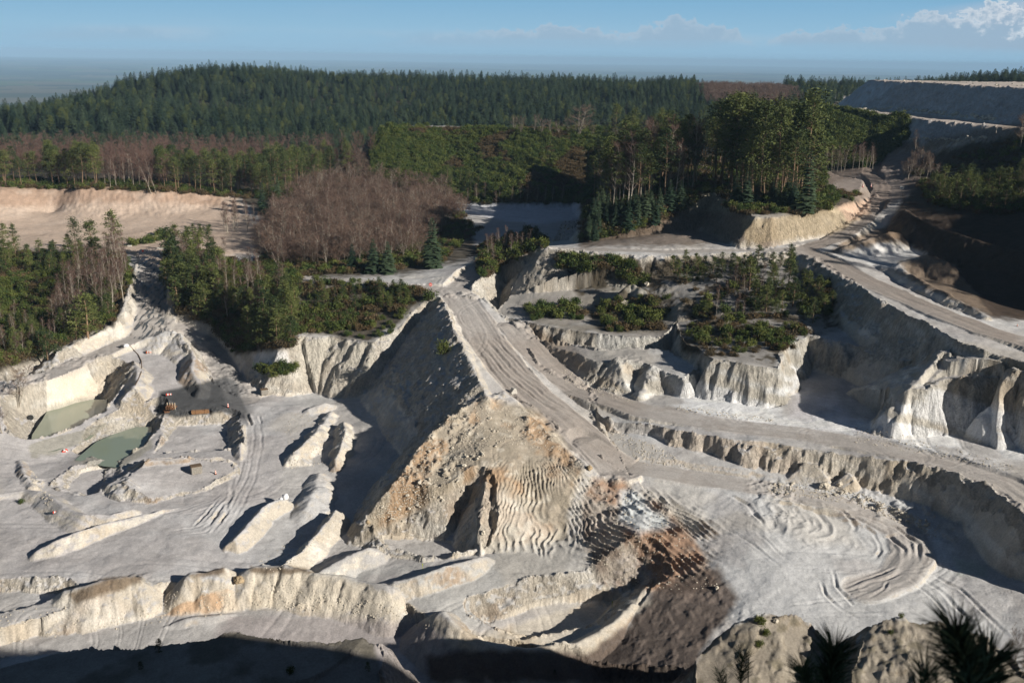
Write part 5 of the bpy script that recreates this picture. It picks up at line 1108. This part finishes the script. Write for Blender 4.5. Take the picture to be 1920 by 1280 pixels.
# pump hose and white tank at the yard
t = put('water_pump', 236, 655, .3, 'white wrapped pump with a black box on the yard above the ponds', 'pump'); MB().blob((0, 0, .45), (.75, .5, .5), 3).build('white_cover', Q_bag, t); MB().box((-1.0, .1, .3), (.6, .5, .6), .3, .05).build('motor_box', Q_black, t)
pts = [hit(a, b)[0] for a, b in ((243, 649), (251, 657), (259, 667), (264, 677), (266, 688), (264, 700), (259, 712), (254, 722))]
b = MB()
for p, q in zip(pts[:-1], pts[1:]):
    d = Vector(q) - Vector(p); b.cyl(tuple((Vector(p) + Vector(q)) / 2 + Vector((0, 0, .1))), .11, .11, d.length * 1.05, 8, d.to_track_quat('Z', 'Y').to_matrix().to_4x4())
tag(b.build('hose', Q_lid), 'dark hose curving from the pump along the berm above the pond', 'hose')
# white sack
t = put('plastic_sack', 535, 937, .4, 'bright white lumpy plastic sack at the edge of the causeway shade', 'sack'); MB().blob((0, 0, .55), (.62, .5, .62), 1, .35).build('bag', Q_bag, t, True); MB().blob((-.75, .1, .25), (.4, .32, .3), 5, .4).build('fold', Q_bag, t, True)
# signs
t = put('road_sign', 808, 547, math.radians(6), 'round red and white sign on a thin post beside the causeway head', 'sign'); u = t['m_per_px']
MB().cyl((0, 0, 8 * u), .045, .045, 16 * u, 8).build('post', Q_grey, t)
Rx = Matrix.Rotation(math.radians(90), 4, 'X')
pl = MB().cyl((0, -.06, 13.5 * u), 3.2 * u, 3.2 * u, .03, 24, Rx).build('sign_plate', Q_red, t); MB().box((0, -.085, 13.5 * u), (4.2 * u, .02, 1.1 * u)).build('white_bar', Q_white, pl)
t = put('road_sign', 1688, 372, math.radians(-12), 'white square notice board on a tall post at the road fork', 'sign'); u = t['m_per_px']
MB().cyl((0, 0, 9 * u), .06, .06, 18 * u, 8).build('post', Q_grey, t); pl = MB().box((0, -.06, 18.5 * u), (7 * u, .05, 5 * u), 0, .01).build('sign_plate', Q_white, t)
MB().cyl((0, -.095, 18.7 * u), 1.3 * u, 1.3 * u, .02, 16, Rx).build('emblem', Q_grey, pl)
t = put('road_sign', 268, 479, .0, 'small pinkish red sign at the head of the wet haul road', 'sign'); u = t['m_per_px']; MB().cyl((0, 0, 3 * u), .04, .04, 6 * u, 6).build('post', Q_grey, t); MB().cyl((0, -.06, 7 * u), 1.8 * u, 1.8 * u, .03, 16, Rx).build('sign_plate', Q_red, t)
for px, py, l in ((793, 1068, 'yellow green marker post on the berm below the spur'), (1147, 1140, 'yellow green marker post on the curved berm by the shaded hollow')):
    t = put('marker_post', px, py, 0, l, 'marker post'); u = t['m_per_px']; MB().cyl((0, 0, 5 * u), .035, .03, 10 * u, 6).build('rod', Q_yel, t); MB().box((0, 0, 10 * u), (.14, .06, .28)).build('flag', Q_yel, t)
# blocks at the road head, block on the causeway, culvert mouths
for px, py, w, h, l in ((300, 467, 2.2, .5, 'long flat pale concrete slab at the head of the wet haul road'), (311, 465, .7, .7, 'small upright white block beside the flat slab'), (324, 470, 1.9, 1.7, 'large white rounded block right of the flat slab'), (243, 463, 1.4, .5, 'low white block at the left of the road head')):
    tag(MB().box((0, 0, h * .45), (w, w * .55, h), .1, .12).build('concrete_block', Q_conc), l, 'concrete block').location = tuple(hit(px, py)[0])
t = put('concrete_wedge', 962, 738, .5, 'wedge shaped grey concrete block on the edge of the causeway', 'concrete block'); b = MB(); b.box((0, 0, .55), (1.7, 1.1, 1.2), 0, .08)
for v in b.b.verts:
    if v.co.z > .9: v.co.x = v.co.x * .35 + .25
b.build('block', Q_conc, t)
def culvert(px, py, l):
    t = put('drain_pipe', px, py, .2, l, 'drain pipe'); MB().cyl((0, 0, .25), .62, .62, 1.5, 18, Matrix.Rotation(math.radians(80), 4, 'X')).build('pipe', Q_black, t); MB().cyl((0, .1, .25), .70, .70, .5, 18, Matrix.Rotation(math.radians(80), 4, 'X')).build('collar', Q_conc, t)
culvert(58, 786, 'dark drain pipe mouth in the pale bank left of the green pond')
# fallen trunks
def log(px, py, L_, rz, ry, l, m=M_birch, g=None):
    p, r = hit(px, py); o = MB().cyl((0, 0, 0), .16, .07, L_, 8).build('fallen_trunk', m); o.location = (p[0], p[1], p[2] + .6); o.rotation_euler = (0, math.radians(90) + ry, rz); tag(o, l, 'fallen trunk', g)
log(1792, 326, 9, 2.4, .3, 'pale broken trunk lying on the dark bank right of the road, longest'); log(1800, 324, 6, 1.9, .2, 'pale broken trunk crossing the longer one on the dark bank'); log(1778, 322, 6, -.6, -.2, 'thin pale branch left of the broken trunks')
for k in range(5): log(1300 + 6 * k, 322 + 3 * k, 7, 2.2 + .1 * k, .75, 'white fallen birch stem in the pile at the heart of the grove', g='fallen birch stems in the grove')
# boulders
BLD = [(1172,576,14,'rounded pale boulder at the foot of the white outcrop'),(1212,536,9,'small pale boulder above the white outcrop'),(1206,582,7,'white boulder in the dark hollow right of the outcrop'),(810,822,13,'large cream boulder on the left edge of the rubble spur'),
 (1345,1104,8,'white boulder at the foot of the rust coloured furrows'),(1104,880,11,'square grey boulder at the top right of the spur'),(1545,916,16,'grey slab block below the bench wall'),(1575,912,10,'white block in front of the bench wall'),(755,980,6,'small pale boulder in the shaded basin below the causeway'),
 (448,1092,16,'tan boulder wedged in the gap of the near clay wall'),(1455,1168,9,'pale rock on the rim of the left rock head'),(905,1003,10,'pale boulder at the foot of the white rib of the spur'),(690,985,8,'ochre boulder at the lower tip of the spur')]
for k, (a, b, s, l) in enumerate(BLD):
    p, r = hit(a, b); w = s * math.hypot(r, H0 - p[2]) / F * .55; o = MB().blob((0, 0, 0), (w, w * .8, w * .75), k, .5, 3).build('boulder', Q_rock if k not in (5, 9, 12) else Q_rockd, None); o.location = (p[0], p[1], p[2] + w * .4); o.rotation_euler = (0, 0, k); tag(o, l, 'boulder')
ROW = [WP([(1545,213,56)])[0], WP([(1660,206,60.5)])[0], WP([(1865,226,58.5)])[0]]
src = [MB().blob((0, 0, 0), (1, .8, .7), 40 + k, .5, 2).build('boulder', Q_rock) for k in range(3)]
def rocks(poly, n, lo, hi, label, group, line=None, mt=None):
    for i in range(n):
        if line: t_ = i / (n - 1) * (len(line) - 1); k = min(int(t_), len(line) - 2); a, b = [line[k][j] + (line[k + 1][j] - line[k][j]) * (t_ - k) for j in (0, 1)]; a += random.uniform(-3, 3); b += random.uniform(-1.2, 1.2)
        else:
            P = np.array([[q[0], q[1], 0] for q in poly], float)
            while True:
                a, b = random.uniform(P[:, 0].min(), P[:, 0].max()), random.uniform(P[:, 1].min(), P[:, 1].max())
                if inside(np.array([a]), np.array([b]), P)[0]: break
        p, r = hit(a, b); o = random.choice(src).copy(); COL.objects.link(o); w = random.uniform(lo, hi) ; o.location = (p[0], p[1], p[2] + w * .3); o.scale = (w, w * random.uniform(.7, 1.2), w * random.uniform(.7, 1)); o.rotation_euler = (random.uniform(-.4, .4), random.uniform(-.4, .4), random.uniform(0, 6)); tag(o, label, 'boulder', group)
rocks(None, 80, .6, 1.3, 'pale boulder in the line along the step of the grey spoil heap', 'boulders lined along the spoil heap step', [(1545,214),(1600,207),(1660,205),(1740,212),(1800,219),(1868,226)])
rocks(None, 36, .45, .9, 'pale boulder in the line along the foot of the grey spoil heap', 'boulders along the spoil heap foot', [(1700,262),(1760,264),(1800,265),(1850,262)])
rocks([(840,800),(900,760),(960,800),(860,960),(720,990),(700,970)], 60, .15, .5, 'small ochre stone of the rubble on the spur', 'stones of the rubble spur')
rocks([(1100,905),(1180,905),(1260,960),(1340,1090),(1260,1112),(1140,1080)], 16, .1, .25, 'small stone among the rust coloured furrows', 'stones among the rust furrows')
rocks([(1440,905),(1500,910),(1600,925),(1760,985),(1740,1000),(1600,945),(1450,925)], 50, .12, .42, 'pale stone fallen at the foot of the bench wall', 'stones below the bench wall')
rocks([(190,680),(235,690),(230,700),(180,690)], 14, .2, .5, 'broken pale slab at the head of the left cliff', 'broken slabs above the pond cliff')
rocks([(1640,150),(1920,158),(1920,163),(1640,154)], 20, .3, .8, 'pale lump along the crest of the spoil heap', 'lumps on the spoil heap crest')
def rubble(name, zones, label):
    pts = []
    for q, n_ in zones: pts += on_land(q, n_, 100, 400)
    scatter(name, pts, [(o.data, None) for o in src], label, 'rubble', .03, .17, 1.0, 51)
rubble('rubble', [([(905,748),(1000,770),(1060,850),(1000,840),(940,830),(860,880),(800,950),(720,985),(690,975),(740,900),(830,800)], 2200), ([(1090,900),(1180,900),(1270,970),(1350,1100),(1240,1115),(1110,1080)], 500), ([(1440,900),(1600,920),(1770,990),(1750,1010),(1600,945),(1440,925)], 900),
  ([(1130,800),(1240,840),(1300,880),(1200,870)], 350), ([(1600,800),(1700,820),(1900,870),(1900,885),(1600,830)], 350), ([(180,680),(240,690),(235,705),(170,700)], 160), ([(1050,690),(1200,745),(1190,760),(1060,720)], 260), ([(60,880),(100,940),(90,950),(50,900)], 120), ([(530,800),(560,770),(660,780),(650,870),(540,880)], 300), ([(0,1150),(440,1085),(445,1150),(0,1210)], 350), ([(466,1085),(800,1150),(830,1185),(640,1150),(470,1145)], 350), ([(560,700),(760,715),(720,730),(560,722)], 200), ([(480,1055),(640,950),(650,990),(520,1075)], 200), ([(880,700),(905,745),(850,790),(820,800)], 250), ([(1270,760),(1450,785),(1450,792),(1270,772)], 200)], 'broken clay stones strewn over the slopes')
for o in src: bpy.data.objects.remove(o)
# ---- pine shoots close to the viewpoint, dark against the pit
M_near = leafmat('shade_painted_needles', (.010, .017, .008), (.022, .032, .012))  # needles and stems near black: the shade they stand in is put into the colour
def shoot(px, py, dist, rad, n, tilt, label, stem=1.3, seed=0):
    rg = np.random.default_rng(seed); v = M3 @ np.array([(px - 960) / F, (640 - py) / F, -1.0]); v /= np.linalg.norm(v); tip = np.array([0, 0, H0]) + v * dist
    r = bpy.data.objects.new('pine_shoot', None); COL.objects.link(r); r.empty_display_size = .1
    foot = tip + np.array([.1, -.15, -stem]); r.location = foot; tag(r, label, 'pine shoot')
    dirv = np.array([tilt, .12, 1.0]); dirv /= np.linalg.norm(dirv); T = TB(); C_ = TB(); R = rad / F * dist; top = tip - foot
    prev = np.zeros(3); 
    for k in range(1, 9):
        q = top * (k / 8) + dirv * 0 + np.array([.02 * math.sin(k), 0, 0]); T.tube(prev, q, .005 * (1 - k / 14), .005 * (1 - (k + 1) / 14), 6); prev = q
    P = []
    for k in range(n):
        f = rg.uniform(0, 1); base = top - dirv * R * 1.5 * f; a = rg.uniform(0, 6.283); s1 = np.cross(dirv, [0, 1, 0]); s1 /= np.linalg.norm(s1); s2 = np.cross(dirv, s1)
        d = dirv * rg.uniform(.45, 1.1) + (math.cos(a) * s1 + math.sin(a) * s2) * rg.uniform(.35, .95); d /= np.linalg.norm(d); L_ = R * rg.uniform(.75, 1.15); e = base + d * L_ + np.array([0, 0, -.08 * L_]); w = np.cross(d, rg.normal(size=3)); w /= np.linalg.norm(w); w *= R * .016
        mid = base + d * L_ * .5; P += [(base - w, base + w, mid + w), (base - w, mid + w, mid - w), (mid - w, mid + w, e)]
    C_.tris(np.array(P)); o = link('needles', C_.mesh('needles', M_near), r); o = link('stem', T.mesh('stem', M_near), r); return r
shoot(1790, 1185, 1.9, 82, 460, -.35, 'large blurred dark pine tip over the right rock head', 1.1, 1)
shoot(1855, 1235, 2.1, 90, 360, .2, 'dark pine tip low behind the large one at the right', 1.1, 2)
shoot(1565, 1222, 2.6, 62, 420, .1, 'dark pine tip standing at the middle of the lower edge right', 1.2, 3)
shoot(1507, 1255, 2.8, 48, 260, -.3, 'dark pine tip just left of the middle one', 1.2, 4)
shoot(1735, 1262, 2.0, 70, 160, .1, 'faint pine tip cut by the lower edge', 1.1, 5)
shoot(1392, 1232, 3.4, 34, 170, .0, 'slim dark pine tip in front of the left rock head', 1.3, 6); shoot(1350, 1262, 3.4, 28, 120, -.2, 'small dark pine tip left of the slim one', 1.3, 7)
for k, (a, b) in enumerate(((298, 1225), (265, 1255), (690, 1260), (545, 1262), (1040, 1268))):
    p, r = hit(a, b); plant('young_pine' if k != 3 else 'bush', p[0], p[1], p[2], [1.9, 1.2, 1.3, .8, .9][k], ['slim dark young pine on the shaded near ledge', 'small dark sapling left of the slim pine on the near ledge', 'dark sapling at the right end of the near ledge', 'dark tuft on the near ledge at the lower edge', 'dark tuft in the shaded hollow at the lower edge'][k])
p, r = hit(40, 944); plant('bush', p[0], p[1], p[2], 1.0, 'single dark bush on the pale floor at the far left')
p, r = hit(1908, 655); print('objects', time.time() - T0)
# ------------------------------------------------------------------ air
bm = [(-32000, -4000, -420), (32000, 44500, 118)]
(x0, y0, z0), (x1, y1, z1) = bm
me = bpy.data.meshes.new('haze'); me.from_pydata([(x0,y0,z0),(x1,y0,z0),(x1,y1,z0),(x0,y1,z0),(x0,y0,z1),(x1,y0,z1),(x1,y1,z1),(x0,y1,z1)], [], [(0,3,2,1),(4,5,6,7),(0,1,5,4),(1,2,6,5),(2,3,7,6),(3,0,4,7)]); me.update()
m = bpy.data.materials.new('air'); m.use_nodes = True; N, L = m.node_tree.nodes, m.node_tree.links; N.clear()
o_ = N.new('ShaderNodeOutputMaterial'); pv = N.new('ShaderNodeVolumePrincipled'); pv.inputs['Color'].default_value = (.46, .72, 1.0, 1); pv.inputs['Density'].default_value = 0.65e-4; pv.inputs['Anisotropy'].default_value = -.1
L.new(pv.outputs[0], o_.inputs['Volume']); me.materials.append(m); tag(link('haze', me), kind='stuff')
print('done', time.time() - T0)
